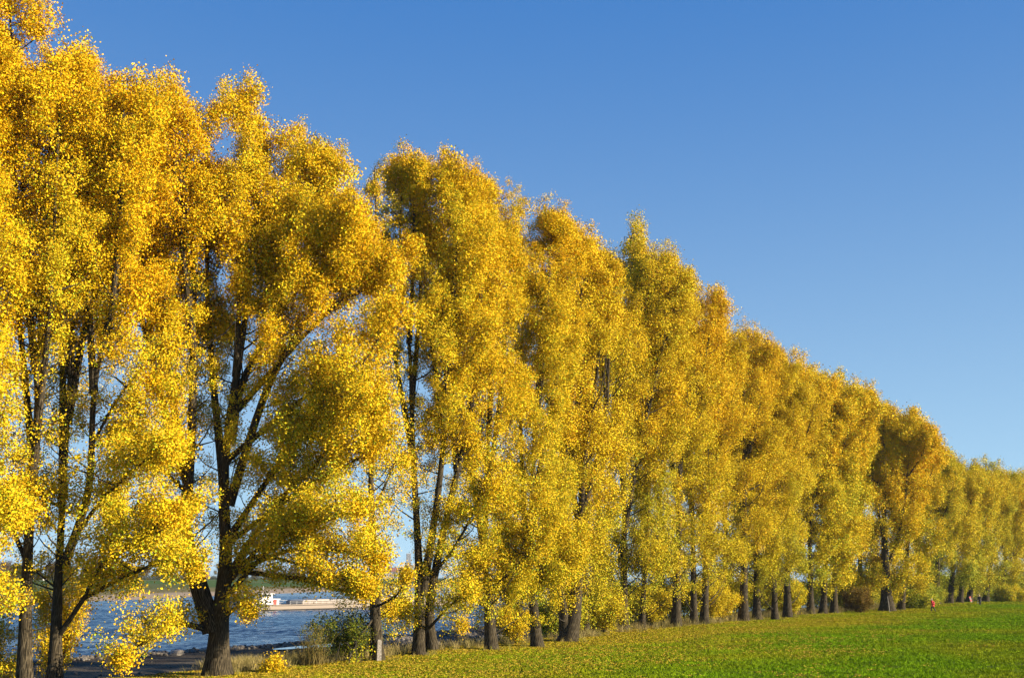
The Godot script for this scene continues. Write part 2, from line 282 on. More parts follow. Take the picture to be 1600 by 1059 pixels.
func on(x: float, z: float) -> Vector3:
	return Vector3(x, ground(x, z), z)

func far_height(w: float, q: float) -> float:
	var pts := [[-60.0, -8.0], [0.0, LEVEL], [7.0, -2.1], [16.0, -1.35], [40.0, -0.2], [112.0, 3.0], [135.0, 3.45], [420.0, 3.6], [5000.0, 4.0]]
	for i in pts.size() - 1:
		if w <= pts[i + 1][0]:
			var f: float = (w - pts[i][0]) / (pts[i + 1][0] - pts[i][0])
			return lerpf(pts[i][1], pts[i + 1][1], f) + 0.25 * broad.get_noise_2d(q * 0.3, w * 0.3) * smoothstep(5.0, 30.0, w)
	return 4.0

func far_at(q: float, w: float) -> Vector3:
	return FAR0 + FAR_ALONG * q + FAR_IN * (w + 7.0 * broad.get_noise_1d(q * 0.25)) + Vector3(0, far_height(w, q), 0)

func sheet(us: Array, vs: Array, at: Callable, tint: Callable, flip := false) -> ArrayMesh:
	var g := geo()
	for u in us:
		for v in vs:
			var p: Vector3 = at.call(u, v)
			g.v.append(p)
			g.c.append(tint.call(u, v, p))
			g.t.append(Vector2(p.x, p.z))
	g.n.resize(g.v.size())
	var w := vs.size()
	for i in us.size():
		for j in w:
			var a: Vector3 = g.v[mini(i + 1, us.size() - 1) * w + j] - g.v[maxi(i - 1, 0) * w + j]
			var b: Vector3 = g.v[i * w + mini(j + 1, w - 1)] - g.v[i * w + maxi(j - 1, 0)]
			var n := a.cross(b).normalized()
			g.n[i * w + j] = n if n.y > 0.0 else -n
	for i in us.size() - 1:
		for j in w - 1:
			var k := i * w + j
			g.i.append_array(PackedInt32Array([k, k + 1, k + w, k + 1, k + w + 1, k + w] if flip else [k, k + w, k + 1, k + 1, k + w, k + w + 1]))
	return build(g)

func span(stops: Array) -> Array:      # [from, step, to, step, to ...]
	var out := [stops[0]]
	var i := 1
	while i < stops.size():
		var n := maxi(1, roundi((stops[i + 1] - stops[i - 1]) / stops[i]))
		for k in n: out.append(lerpf(stops[i - 1], stops[i + 1], (k + 1.0) / n))
		i += 2
	return out

# ---------------------------------------------------------------- foliage
func leaf_spray(seed_: int, count: int, spread: float, size: float) -> ArrayMesh:
	var rng := RandomNumberGenerator.new()
	rng.seed = seed_
	var g := geo()
	for k in count:
		var c := Vector3(rng.randfn(), rng.randfn() * 1.1, rng.randfn()) * spread * 0.5
		var n := (Vector3(rng.randfn(), rng.randfn(), rng.randfn()).normalized() + Vector3.UP * 0.7).normalized()
		var tip := Vector3(rng.randfn(), rng.randfn(), rng.randfn())
		tip = (tip - n * tip.dot(n)).normalized()
		var side := n.cross(tip)
		var l := size * rng.randf_range(0.62, 1.32)
		var fold := n * l * rng.randf_range(0.04, 0.16)
		var shade := rng.randf_range(0.8, 1.12)
		var col := Color(shade, shade * rng.randf_range(0.9, 1.08), shade * rng.randf_range(0.6, 1.4))
		if rng.randf() < 0.12: col = Color(shade * 0.46, shade * 0.78, shade * 1.5)       # a leaf still green
		elif rng.randf() < 0.03: col = Color(shade * 0.6, shade * 0.42, shade * 0.8)   # a leaf gone brown
		elif rng.randf() < 0.08: col = Color(1.25, 1.28, 2.4)                          # a pale underside
		var p := [c - tip * l * 0.5, c - side * l * 0.46 - tip * l * 0.08 + fold, c + tip * l * 0.5, c + side * l * 0.46 - tip * l * 0.08 + fold]
		var b: int = g.v.size()
		for q in [[0, -1.0], [2, -1.0], [1, -1.0], [0, 1.0], [3, 1.0], [2, 1.0]]:
			g.v.append(p[q[0]])
			g.n.append((n + side * q[1] * 0.25).normalized())
			g.c.append(col)
			g.t.append(Vector2.ZERO)
			g.i.append(b)
			b += 1
	return build(g)

func spin(rng: RandomNumberGenerator, s: float) -> Basis:
	return Basis.from_euler(Vector3(rng.randf_range(-0.9, 0.9), rng.randf() * TAU, rng.randf_range(-0.9, 0.9))).scaled(Vector3.ONE * s)

var sprays := []
const GOLD := Color(0.80, 0.505, 0.010)
const AMBER := Color(0.80, 0.455, 0.010)
const YELLOW := Color(0.77, 0.55, 0.018)
const OLIVE := Color(0.62, 0.515, 0.022)
const GREEN := Color(0.34, 0.38, 0.03)

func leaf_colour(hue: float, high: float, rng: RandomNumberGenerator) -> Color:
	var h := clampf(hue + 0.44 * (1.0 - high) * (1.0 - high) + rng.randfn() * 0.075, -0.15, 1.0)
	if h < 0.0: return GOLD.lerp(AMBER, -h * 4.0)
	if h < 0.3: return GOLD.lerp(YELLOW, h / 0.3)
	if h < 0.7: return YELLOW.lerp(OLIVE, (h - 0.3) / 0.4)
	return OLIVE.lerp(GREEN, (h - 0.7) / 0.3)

# a twig of leaves that faces outwards, as leaves turn to the light
func facing(rng: RandomNumberGenerator, d: Vector3, s: float) -> Basis:
	var y := (d.normalized() + Vector3(rng.randfn(), rng.randfn() + 0.3, rng.randfn()) * 0.42).normalized()
	var x := y.cross(Vector3(rng.randfn(), rng.randfn(), rng.randfn())).normalized()
	return Basis(x, y, x.cross(y)).scaled(Vector3.ONE * s)

func puff(buf: PackedFloat32Array, c: Vector3, r: float, n: int, col: Color, rng: RandomNumberGenerator, sz: float, axis := Vector3(0, 0.25, 0)) -> void:
	for k in n:
		var d := Vector3(rng.randfn(), rng.randfn(), rng.randfn()).normalized() * r * pow(rng.randf(), 0.42)
		var out := d
		d += axis * d.dot(axis.normalized())
		var j := rng.randf_range(0.88, 1.1)
		put(buf, facing(rng, out + axis * 0.3, sz * rng.randf_range(0.75, 1.25)), c + d, Color(col.r * j, col.g * j * rng.randf_range(0.94, 1.05), col.b))

func poplar(spec: Array, seed_: int) -> void:
	var rng := RandomNumberGenerator.new()
	rng.seed = seed_ * 7919 + 11
	var foot := on(spec[1], spec[2])
	var root := thing("poplar_tree", foot)
	tag(root, spec[0], "tree", "poplars in a row along the river")
	var away: float = -spec[2]
	var lod := 0 if away < 72.0 else (1 if away < 125.0 else 2)
	var per: float = [20.0, 15.0, 13.0][lod]
	var tall := 1.0
	for st in spec[6]:
		for k in range(1, st[2].size(), 3): tall = maxf(tall, st[2][k])
	var stems: Array = spec[6].duplicate()
	for st in spec[6]:
		var n: int = st[2].size()
		if st[0] < 2.0 or st[2][n - 2] < 20.0: continue
		var pts := PackedVector3Array()
		for k in range(0, n, 3): pts.append(Vector3(st[2][k], st[2][k + 1], st[2][k + 2]))
		for j in 3:
			var a := along(pts, 0.48 + 0.1 * j)
			var az := j * 1.72 + rng.randf() * 1.2 + PI
			var end: Vector3 = pts[-1] + Vector3(cos(az), 0, sin(az)) * st[0] * rng.randf_range(0.55, 0.85)
			end.y = lerpf(a.y, pts[-1].y, rng.randf_range(0.72, 0.97))
			var mid: Vector3 = a.lerp(end, 0.5) + Vector3(cos(az), -0.6, sin(az)) * st[0] * 0.16
			stems.append([st[0] * 0.5, 0.3, [a.x, a.y, a.z, mid.x, mid.y, mid.z, end.x, end.y, end.z]])
	var buf := PackedFloat32Array()
	var twigs := geo()
	var fullness := rng.randf_range(0.82, 1.12)
	var shade_side := Vector3(-SUN_FROM.x, 0, -SUN_FROM.z).normalized()
	for si in stems.size():
		var st: Array = stems[si]
		var pts := PackedVector3Array()
		for k in range(0, st[2].size(), 3):
			pts.append(Vector3(st[2][k], st[2][k + 1] - (foot.y + 0.25 if k == 0 and si == 0 else 0.0), st[2][k + 2]))
		var length := 0.0
		for k in pts.size() - 1: length += pts[k].distance_to(pts[k + 1])
		var R: float = st[0]
		var g := geo()
		var r0: float = spec[3] if si == 0 else minf(spec[3] * clampf(length / 26.0, 0.2, 0.55 if pts[0].y > 3.0 else 0.68), 0.04 + length * (0.013 if pts[0].y > 3.0 else 0.025))
		tube(g, pts, r0, 0.035, (18 if lod == 0 else 10) if si == 0 else (10 if lod == 0 else 7), 34 if lod == 0 else 16, 0.27 if si == 0 else 0.0, 0.05, rng.randf() * 6.0, (0.62 if spec[6].size() < 5 else 0.42) if si == 0 else 0.75)
		obj("trunk" if si == 0 else "limb", build(g), mats.bark, root)
		var u0: float = st[1]
		var lying := absf(pts[-1].x - pts[0].x) > absf(pts[-1].y - pts[0].y)
		var nb := maxi(3, int(length * (1.0 - u0) * 1.9 * sqrt(3.2 / R)))
		for i in nb:
			var w := (i + rng.randf()) / nb
			var p := along(pts, u0 + (1.0 - u0) * w)
			var prof := (0.62 + 0.38 * smoothstep(0.0, 0.3, w)) * sqrt(maxf(0.0, 1.0 - pow(maxf(0.0, (w - 0.5) / 0.5), 2.4))) * 0.88 + 0.12
			var az := i * 2.399 + rng.randf_range(-0.5, 0.5)
			var dir := Vector3(cos(az), 0, sin(az))
			var lean := dir.dot(shade_side)
			var swell := bump.get_noise_3d(dir.x * 11.0 + seed_ * 37.0 + si * 13.0, p.y * 2.3, dir.z * 11.0)
			var L := R * prof * clampf(0.92 + 0.9 * swell, 0.45, 1.35) * rng.randf_range(0.75, 1.1)
			var full: float = spec[5] * clampf(1.06 - 0.62 * smoothstep(-0.1, 0.9, lean), 0.0, 1.0)
			full *= 0.42 + 0.75 * smoothstep(-0.3, 0.12, swell)
			full *= fullness
			if st.size() > 3: full *= st[3]
			var rise := (1.0 + 0.8 * w * w if not lying else 0.7) * smoothstep(-0.2, 0.3, w) - 0.1
			var tip := p + dir * L * (1.0 - 0.3 * w * w if not lying else 1.0) + Vector3.UP * L * rise * (1.0 - 0.55 * smoothstep(0.75, 1.0, w))
			if not lying: tip.y = minf(tip.y, pts[-1].y - 1.1 - 0.4 * L - 0.15 * R)
			var mid := p + dir * L * 0.55 + Vector3.UP * L * rise * 0.3
			var bp := PackedVector3Array([p, mid, tip])
			tube(twigs, bp, 0.018 + 0.017 * L, 0.008, 4 if lod else 5, 4)
			var high := clampf(p.y / tall, 0.0, 1.0)
			for f in [0.42, 0.74, 1.02]:
				if f < 0.5 and rng.randf() < 0.7: continue
				var c := along(bp, f) + Vector3(rng.randfn(), rng.randfn(), rng.randfn()) * 0.18 * R * 0.4
				var gap := false
				for h in spec[7]:
					var q := Vector3((c.x - h[0]) / h[2], (c.y - h[1]) / h[3], (c.z - 1.0) / (h[2] * 2.0 + 2.5))
					if q.length_squared() < 1.0: gap = true
				if gap and rng.randf() < 0.85: continue
				var pr := (0.26 * R + 0.25) * rng.randf_range(0.75, 1.25) * (0.75 + 0.25 * prof)
				var n := int(pr * pr * per * full * rng.randf_range(0.6, 1.3) + rng.randf())
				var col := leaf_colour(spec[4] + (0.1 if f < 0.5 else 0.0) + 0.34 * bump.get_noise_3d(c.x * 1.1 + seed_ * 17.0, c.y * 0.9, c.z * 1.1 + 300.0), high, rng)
				puff(buf, c, pr * (0.8 if not lying else 0.9), n, col, rng, 1.0, (tip - mid).normalized() * (1.0 if not lying else 0.5))
				if f > 1.0 and not lying and n > 5:      # shoots that stand up out of the clump
					for q in 2:
						var a := c + Vector3(rng.randfn(), 0.6, rng.randfn()) * pr * 0.5
						var e := a + Vector3(rng.randfn() * 0.25, rng.randf_range(0.7, 1.4), rng.randfn() * 0.25) * (0.5 + 0.25 * R)
						for x in int(per * 0.34 * full) + 1:
							var y := rng.randf()
							put(buf, facing(rng, Vector3(rng.randfn(), 0.8, rng.randfn()), 0.75), a.lerp(e, y) + Vector3(rng.randfn(), 0, rng.randfn()) * 0.2 * (1.25 - y), col)
						tube(twigs, PackedVector3Array([c, a, e]), 0.02, 0.006, 3, 2)
				# side twigs, seen where the crown is thin
				if lod == 0 and f < 1.0:
					for q in 2:
						var e := c + Vector3(rng.randfn(), absf(rng.randfn()) * 0.8, rng.randfn()).normalized() * pr * 1.1
						tube(twigs, PackedVector3Array([along(bp, f - 0.12), c.lerp(e, 0.4), e]), 0.016, 0.006, 3, 2)
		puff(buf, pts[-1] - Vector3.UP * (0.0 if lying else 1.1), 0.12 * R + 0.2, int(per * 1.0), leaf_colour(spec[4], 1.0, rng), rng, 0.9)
		# water shoots on the bare part of the stem
		if si == 0 or not lying:
			for k in int(length * u0 * 0.8):
				if rng.randf() < (0.35 if spec[6].size() < 4 else 0.7): continue
				var a := rng.randf() * TAU
				var u := u0 * rng.randf_range(0.55, 1.0)
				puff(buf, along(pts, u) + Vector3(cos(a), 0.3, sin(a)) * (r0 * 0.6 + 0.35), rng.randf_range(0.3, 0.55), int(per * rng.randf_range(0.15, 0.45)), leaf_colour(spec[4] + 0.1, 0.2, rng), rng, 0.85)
		# bare rising branches below the leaves, with a few leaves at their ends
		if lod < 2 and not lying:
			for k in int(length * u0 * 0.75):
				var p := along(pts, u0 * rng.randf_range(0.35, 1.05))
				var az := rng.randf() * TAU
				var L := R * rng.randf_range(0.45, 1.0)
				var tip := p + Vector3(cos(az), rng.randf_range(0.5, 1.3), sin(az)) * L
				var bend := p.lerp(tip, 0.5) + Vector3(cos(az), -0.5, sin(az)) * L * 0.12
				var bp := PackedVector3Array([p, bend, tip])
				tube(twigs, bp, 0.025 + 0.014 * L, 0.008, 5, 5)
				for q in 4:
					var b := along(bp, rng.randf_range(0.4, 0.95))
					var e := b + Vector3(rng.randfn(), absf(rng.randfn()) + 0.4, rng.randfn()) * 0.55
					tube(twigs, PackedVector3Array([b, b.lerp(e, 0.5) + Vector3.UP * 0.06, e]), 0.014, 0.005, 3, 2)
					if rng.randf() < 0.5: puff(buf, e, 0.3, int(per * 0.13) + 1, leaf_colour(spec[4] + 0.15, 0.3, rng), rng, 0.85)
	tag(obj("branches", build(twigs), mats.twig, root), "", "", "", "stuff")
	tag(scatter("crown", sprays[lod], mats.leaf, buf, root), "", "", "", "stuff")

func bush(label: String, at: Vector3, size: Vector2, hue: float, seed_: int, lod: int, per := 11.0, russet := false, dim := 1.0) -> void:
	var rng := RandomNumberGenerator.new()
	rng.seed = seed_ * 131 + 5
	var root := thing("bush", at)
	tag(root, label, "bush")
	var g := geo()
	var buf := PackedFloat32Array()
	for i in int(9 + size.x * 3.0):
		var az := i * 2.4 + rng.randf()
		var reach := size.x * 0.5 * sqrt(rng.randf())
		var h := size.y * rng.randf_range(0.55, 1.0) * (1.0 - 0.4 * pow(reach / (size.x * 0.5), 2.0))
		var tip := Vector3(cos(az) * reach, h - 0.3, sin(az) * reach)
		var bp := PackedVector3Array([Vector3(cos(az) * 0.15, -0.1, sin(az) * 0.15), Vector3(tip.x * 0.4, h * 0.5, tip.z * 0.4), tip])
		tube(g, bp, 0.035, 0.008, 5, 5)
		for f in [0.45, 0.75, 1.0]:
			var pr := rng.randf_range(0.35, 0.6) * (0.5 + size.x * 0.16)
			var col := leaf_colour(hue, 0.5, rng)
			if russet: col = Color(0.17, 0.095, 0.018).lerp(Color(0.21, 0.155, 0.02), rng.randf())
			puff(buf, along(bp, f), pr, int(per * pr * pr * 1.6) + 2, col * dim, rng, 0.85)
	tag(obj("stems", build(g), mats.twig, root), "", "", "", "stuff")
	tag(scatter("foliage", sprays[lod], mats.leaf, buf, root), "", "", "", "stuff")

func blade_tuft(seed_: int, count: int, high: float, wide: float, thick: float) -> ArrayMesh:
	var rng := RandomNumberGenerator.new()
	rng.seed = seed_
	var g := geo()
	for k in count:
		var a := rng.randf() * TAU
		var c := Vector3(cos(a), 0, sin(a)) * wide * sqrt(rng.randf())
		var b := rng.randf() * TAU
		var side := Vector3(cos(b), 0, sin(b)) * thick * rng.randf_range(0.7, 1.3)
		var h := high * rng.randf_range(0.55, 1.15)
		var bend := Vector3(rng.randfn(), 0, rng.randfn()) * h * 0.35
		var shade := rng.randf_range(0.75, 1.2)
		var n := side.cross(Vector3.UP).normalized() + Vector3.UP * 0.5
		var i: int = g.v.size()
		for p in [c - side, c + side, c + bend * 0.35 + Vector3.UP * h * 0.6 + side * 0.6, c + bend + Vector3.UP * h, c + bend * 0.35 + Vector3.UP * h * 0.6 - side * 0.6]:
			g.v.append(p); g.n.append(n.normalized()); g.t.append(Vector2.ZERO)
			g.c.append(Color(shade, shade, shade * 0.9))
		g.i.append_array(PackedInt32Array([i, i + 2, i + 1, i, i + 4, i + 2, i + 4, i + 3, i + 2]))
	return build(g)

# ---------------------------------------------------------------- people: a smooth union of tapered capsules, meshed as surface nets
func skin(bones: Array, cell: float, k: float) -> ArrayMesh:
	var lo := Vector3.INF
	var hi := -Vector3.INF
	for b in bones:
		var r := maxf(b[2], b[3]) + k + cell * 2.0
		for e in [b[0], b[1]]:
			lo = lo.min(e - Vector3.ONE * r)
			hi = hi.max(e + Vector3.ONE * r)
	var n := Vector3i(((hi - lo) / cell).ceil()) + Vector3i.ONE
	var f := PackedFloat32Array()
	f.resize(n.x * n.y * n.z)
	f.fill(1.0)
	for b in bones:      # only the cells near each bone
		var r := maxf(b[2], b[3]) + k + cell * 2.0
		var a: Vector3 = b[0]
		var ab: Vector3 = b[1] - b[0]
		var inv := 1.0 / maxf(ab.length_squared(), 1e-9)
		var c0 := Vector3i((a.min(b[1]) - Vector3.ONE * r - lo) / cell).clamp(Vector3i.ZERO, n - Vector3i.ONE)
		var c1 := Vector3i((a.max(b[1]) + Vector3.ONE * r - lo) / cell).clamp(Vector3i.ZERO, n - Vector3i.ONE)
		for z in range(c0.z, c1.z + 1):
			for y in range(c0.y, c1.y + 1):
				for x in range(c0.x, c1.x + 1):
					var p := lo + Vector3(x, y, z) * cell
					var h := clampf((p - a).dot(ab) * inv, 0.0, 1.0)
					var d := p.distance_to(a + ab * h) - lerpf(b[2], b[3], h)
					var id := (z * n.y + y) * n.x + x
					var o := f[id]
					var m := maxf(k - absf(o - d), 0.0) / k
					f[id] = minf(o, d) - m * m * k * 0.25
	var st := SurfaceTool.new()
	st.begin(Mesh.PRIMITIVE_TRIANGLES)
	st.set_smooth_group(0)
	var at := {}
	var count := 0
	var step := [1, n.x, n.x * n.y]
	for z in n.z - 1:
		for y in n.y - 1:
			for x in n.x - 1:
				var id := (z * n.y + y) * n.x + x
				var sum := Vector3.ZERO
				var hits := 0
				for e in 12:
					var ax := e / 4
					var o1 := Vector3i.ZERO
					o1[(ax + 1) % 3] = e & 1
					o1[(ax + 2) % 3] = (e >> 1) & 1
					var i1: int = id + o1.x * step[0] + o1.y * step[1] + o1.z * step[2]
					var v1 := f[i1]
					var v2: float = f[i1 + step[ax]]
					if (v1 < 0.0) != (v2 < 0.0):
						var q := Vector3(o1)
						q[ax] += v1 / (v1 - v2)
						sum += q
						hits += 1
				if hits:
					at[id] = count
					count += 1
					st.add_vertex(lo + (Vector3(x, y, z) + sum / hits) * cell)
	for id in at:
		for ax in 3:
			var v1 := f[id]
			var v2: float = f[id + step[ax]]
			if (v1 < 0.0) == (v2 < 0.0): continue
			var u: int = step[(ax + 1) % 3]
			var w: int = step[(ax + 2) % 3]
			if not (at.has(id - u) and at.has(id - w) and at.has(id - u - w)): continue
			var q := [at[id], at[id - u], at[id - u - w], at[id - w]]
			if v1 < 0.0: q.reverse()
			for i in [0, 1, 2, 0, 2, 3]: st.add_index(q[i])
	st.generate_normals()
	return st.commit()

func person(label: String, at: Vector3, turn: float, look: Dictionary) -> void:
	var root := thing("person", at, turn)      # walks towards its own -z
	tag(root, label, "person")
	var lean: float = look.lean
	var v := func(x: float, y: float, z: float) -> Vector3: return Vector3(x, y, z - lean * maxf(0.0, y - 0.9))
	var hips = v.call(0, 0.93, 0)
	var chest = v.call(0, 1.28, 0)
	var neck = v.call(0, 1.47, 0.01)
	var head = v.call(0, 1.62, -0.05)
	var bones := [[hips + Vector3(-0.07, 0, 0), hips + Vector3(0.07, 0, 0), 0.12, 0.12], [hips, chest, 0.13, 0.14], [chest + Vector3(-0.1, 0.05, 0), chest + Vector3(0.1, 0.05, 0), 0.11, 0.11], [chest, neck, 0.1, 0.055], [neck, head, 0.055, 0.07], [head + Vector3(0, 0.03, 0.02), head + Vector3(0, -0.04, -0.03), 0.095, 0.07], [head + Vector3(0, -0.01, -0.09), head + Vector3(0, -0.03, -0.115), 0.016, 0.02], [head + Vector3(-0.09, 0, 0.0), head + Vector3(-0.095, -0.03, 0), 0.018, 0.014], [head + Vector3(0.09, 0, 0.0), head + Vector3(0.095, -0.03, 0), 0.018, 0.014]]
	var coat := [[hips + Vector3(-0.08, -0.12, 0), hips + Vector3(0.08, -0.12, 0), 0.155, 0.155], [hips, chest, 0.165, 0.175], [chest + Vector3(-0.12, 0.05, 0), chest + Vector3(0.12, 0.05, 0), 0.135, 0.135], [chest, neck, 0.12, 0.075]]
	var legs := [[hips + Vector3(-0.06, -0.02, 0), hips + Vector3(0.06, -0.02, 0), 0.14, 0.14]]
	var shoes := []
	for s in [-1.0, 1.0]:
		var hip = hips + Vector3(s * 0.09, -0.04, 0)
		var knee := Vector3(s * 0.095, 0.5, -0.1 + s * 0.14)
		var ankle := Vector3(s * 0.09, 0.09, s * 0.24)
		bones += [[hip, knee, 0.085, 0.06], [knee, ankle, 0.06, 0.04], [ankle, ankle + Vector3(0, -0.045, -0.14), 0.04, 0.032]]
		legs += [[hip, knee, 0.105, 0.08], [knee, ankle + Vector3(0, 0.03, 0), 0.078, 0.065]]
		shoes += [[ankle + Vector3(0, -0.035, 0.03), ankle + Vector3(0, -0.05, -0.17), 0.055, 0.04]]
		var shoulder = chest + Vector3(s * 0.19, 0.1, 0)
		var elbow = shoulder + Vector3(s * 0.05, -0.27, s * -0.1 + 0.02)
		var wrist = elbow + Vector3(-s * 0.01, -0.22, -0.1 + s * -0.04)
		var palm = wrist + Vector3(0, -0.08, -0.025)
		bones += [[shoulder, elbow, 0.055, 0.042], [elbow, wrist, 0.042, 0.028], [wrist, palm, 0.03, 0.036]]
		coat += [[shoulder, elbow, 0.08, 0.065], [elbow, wrist, 0.065, 0.052]]
		for q in 4:
			var root_ = palm + Vector3(0, -0.01, 0.026 - q * 0.017)
			var knuckle = root_ + Vector3(-s * 0.006, -0.035 - 0.004 * (1 if q in [1, 2] else 0), -0.004)
			bones += [[root_, knuckle, 0.011, 0.010], [knuckle, knuckle + Vector3(-s * 0.016, -0.028, -0.004), 0.010, 0.008]]
		bones += [[wrist + Vector3(0, -0.03, -0.03), wrist + Vector3(-s * 0.01, -0.075, -0.065), 0.012, 0.009]]
	obj("body", skin(bones, 0.022, 0.03), mats.skin, root)
	obj("jacket", skin(coat, 0.024, 0.05), look.jacket, root)
	obj("trousers", skin(legs, 0.024, 0.04), look.trousers, root)
	obj("shoes", skin(shoes, 0.02, 0.02), look.shoes, root)
	obj("hair", skin([[head + Vector3(0, 0.05, 0.035), head + Vector3(0, -0.02, 0.055), 0.098, 0.085]], 0.018, 0.02), look.hair, root)
	if look.has("bag"):
		var c = chest + Vector3(0, -0.05, 0.2) if look.bag_on_back else Vector3(0.34, 0.62, -0.05)
		var bag := obj("backpack" if look.bag_on_back else "bag", skin([[c + Vector3(-0.09, -0.16, 0), c + Vector3(0.09, -0.16, 0), 0.11, 0.11], [c + Vector3(-0.07, 0.1, 0), c + Vector3(0.07, 0.1, 0), 0.09, 0.09]] if look.bag_on_back else [[c + Vector3(0, -0.14, -0.08), c + Vector3(0, -0.14, 0.08), 0.09, 0.09], [c + Vector3(0, 0.1, -0.04), c + Vector3(0, 0.1, 0.04), 0.03, 0.03]], 0.024, 0.12), look.bag, root)
		var g := geo()
		for s in [-1.0, 1.0]:
			if look.bag_on_back: tube(g, PackedVector3Array([chest + Vector3(s * 0.12, 0.2, 0.14), chest + Vector3(s * 0.13, 0.17, -0.13), chest + Vector3(s * 0.15, -0.15, -0.16), chest + Vector3(s * 0.14, -0.2, 0.14)]), 0.018, 0.018, 5, 10)
			else: tube(g, PackedVector3Array([c + Vector3(0, 0.1, s * 0.05), c + Vector3(-0.05, 0.25, s * 0.03), c + Vector3(-0.07, 0.3, 0)]), 0.008, 0.008, 5, 6)
		obj("strap", build(g), look.bag, bag)

# ---------------------------------------------------------------- boats
func barge(at: Vector3, turn: float) -> void:
	var root := thing("cargo_barge", at, turn)     # stern at the origin, bow towards +x, y = 0 at the water
	tag(root, "long loaded river barge with white wheelhouse at its stern, beyond the trees", "barge")
	var prof := []
	for i in 34:
		var x := 66.0 * i / 33.0
		var half := 4.1 * sqrt(clampf(1.0 - pow(maxf(0.0, (x - 56.0) / 10.0), 2.2), 0.0, 1.0)) * (0.78 + 0.22 * smoothstep(0.0, 5.0, x))
		var top := 1.35 + 1.1 * pow(maxf(0.0, (x - 54.0) / 12.0), 2.0) + 0.55 * pow(maxf(0.0, (8.0 - x) / 8.0), 2.0)
		prof.append([x, maxf(half, 0.06), top])
	var g := geo()
	for s in [-1.0, 1.0]:
		for i in prof.size() - 1:
			var a = prof[i]; var b = prof[i + 1]
			var p := [Vector3(a[0], -0.9, s * a[1] * 0.86), Vector3(a[0], 0.28, s * a[1]), Vector3(a[0], a[2], s * a[1])]
			var q := [Vector3(b[0], -0.9, s * b[1] * 0.86), Vector3(b[0], 0.28, s * b[1]), Vector3(b[0], b[2], s * b[1])]
			for k in 2:
				if s > 0: quad(g, p[k + 1], q[k + 1], q[k], p[k])
				else: quad(g, q[k + 1], p[k + 1], p[k], q[k])
	quad(g, Vector3(0, 1.9, -prof[0][1]), Vector3(0, 1.9, prof[0][1]), Vector3(0, -0.9, prof[0][1] * 0.86), Vector3(0, -0.9, -prof[0][1] * 0.86))
	obj("hull", build(g), mats.hull, root)
	g = geo()
	for i in prof.size() - 1:
		var a = prof[i]; var b = prof[i + 1]
		quad(g, Vector3(a[0], a[2] - 0.12, -a[1]), Vector3(b[0], b[2] - 0.12, -b[1]), Vector3(b[0], b[2] - 0.12, b[1]), Vector3(a[0], a[2] - 0.12, a[1]))
	obj("deck", build(g), mats.deck, root)
	g = geo()
	for s in [-1.0, 1.0]:
		for i in prof.size() - 1:
			var a = prof[i]; var b = prof[i + 1]
			tube(g, PackedVector3Array([Vector3(a[0], a[2] - 0.25, s * (a[1] + 0.03)), Vector3(b[0], b[2] - 0.25, s * (b[1] + 0.03))]), 0.07, 0.07, 5, 1)
	var boot := geo()
	for sd in [-1.0, 1.0]:
		for i in prof.size() - 1:
			var a = prof[i]; var b = prof[i + 1]
			var p := [Vector3(a[0], 0.28, sd * (a[1] + 0.012)), Vector3(b[0], 0.28, sd * (b[1] + 0.012)), Vector3(b[0], 0.02, sd * (b[1] * 0.967 + 0.012)), Vector3(a[0], 0.02, sd * (a[1] * 0.967 + 0.012))]
			if sd > 0: quad(boot, p[0], p[1], p[2], p[3])
			else: quad(boot, p[1], p[0], p[3], p[2])
	obj("boot_stripe", build(boot), mats.dark, root)
	obj("rubbing_strake", build(g), mats.dark, root)
	obj("cargo_hold_coaming", boxed(Vector3(14, 1.2, -3.3), Vector3(55, 2.05, 3.3)), mats.hull, root)
	for i in 10:
		var x := 14.2 + i * 4.08
		obj("hatch_cover", boxed(Vector3(x, 2.05, -3.35), Vector3(x + 3.95, 2.3 + 0.12 * (i % 2), 3.35), 0.25), mats.hatch, root)
	var house := obj("deckhouse", boxed(Vector3(1.2, 1.2, -2.9), Vector3(7.6, 2.55, 2.9), 0.04), mats.white, root)
	obj("roof", boxed(Vector3(1.0, 2.553, -3.1), Vector3(7.9, 2.66, 3.1), 0.03), mats.white, house)
	var wheel := obj("wheelhouse", boxed(Vector3(2.9, 2.665, -2.2), Vector3(6.3, 3.75, 2.2), 0.12), mats.white, root)
	obj("roof", boxed(Vector3(2.6, 3.755, -2.4), Vector3(6.7, 3.86, 2.4), 0.06), mats.white, wheel)
	for k in 3:
		obj("window", boxed(Vector3(3.2 + k * 0.98, 3.15, 2.09), Vector3(3.95 + k * 0.98, 3.6, 2.2)), mats.pane, wheel)
	for k in 3:
		obj("window", boxed(Vector3(6.15, 3.15, -1.8 + k * 1.25), Vector3(6.29, 3.6, -0.8 + k * 1.25)), mats.pane, wheel)
	var door := obj("door", boxed(Vector3(6.0, 1.3, 2.86), Vector3(6.95, 2.5, 2.93)), mats.red, house)
	obj("handle", boxed(Vector3(6.1, 2.0, 2.933), Vector3(6.22, 2.06, 2.99)), mats.dark, door)
	for x in [1.6, 2.7, 3.8, 4.9]:
		obj("window", boxed(Vector3(x, 1.75, 2.86), Vector3(x + 0.6, 2.2, 2.92)), mats.pane, house)
	g = geo()
	for s in [-1.0, 1.0]:
		for i in 24:
			var x := 10.0 + i * 1.9
			tube(g, PackedVector3Array([Vector3(x, 1.2, s * 3.95), Vector3(x, 2.15, s * 3.95)]), 0.035, 0.035, 4, 1)
		for h in [1.7, 2.13]:
			tube(g, PackedVector3Array([Vector3(10, h, s * 3.95), Vector3(53.7, h, s * 3.95)]), 0.025, 0.025, 4, 1)
	obj("railing", build(g), mats.white, root)
	g = geo()
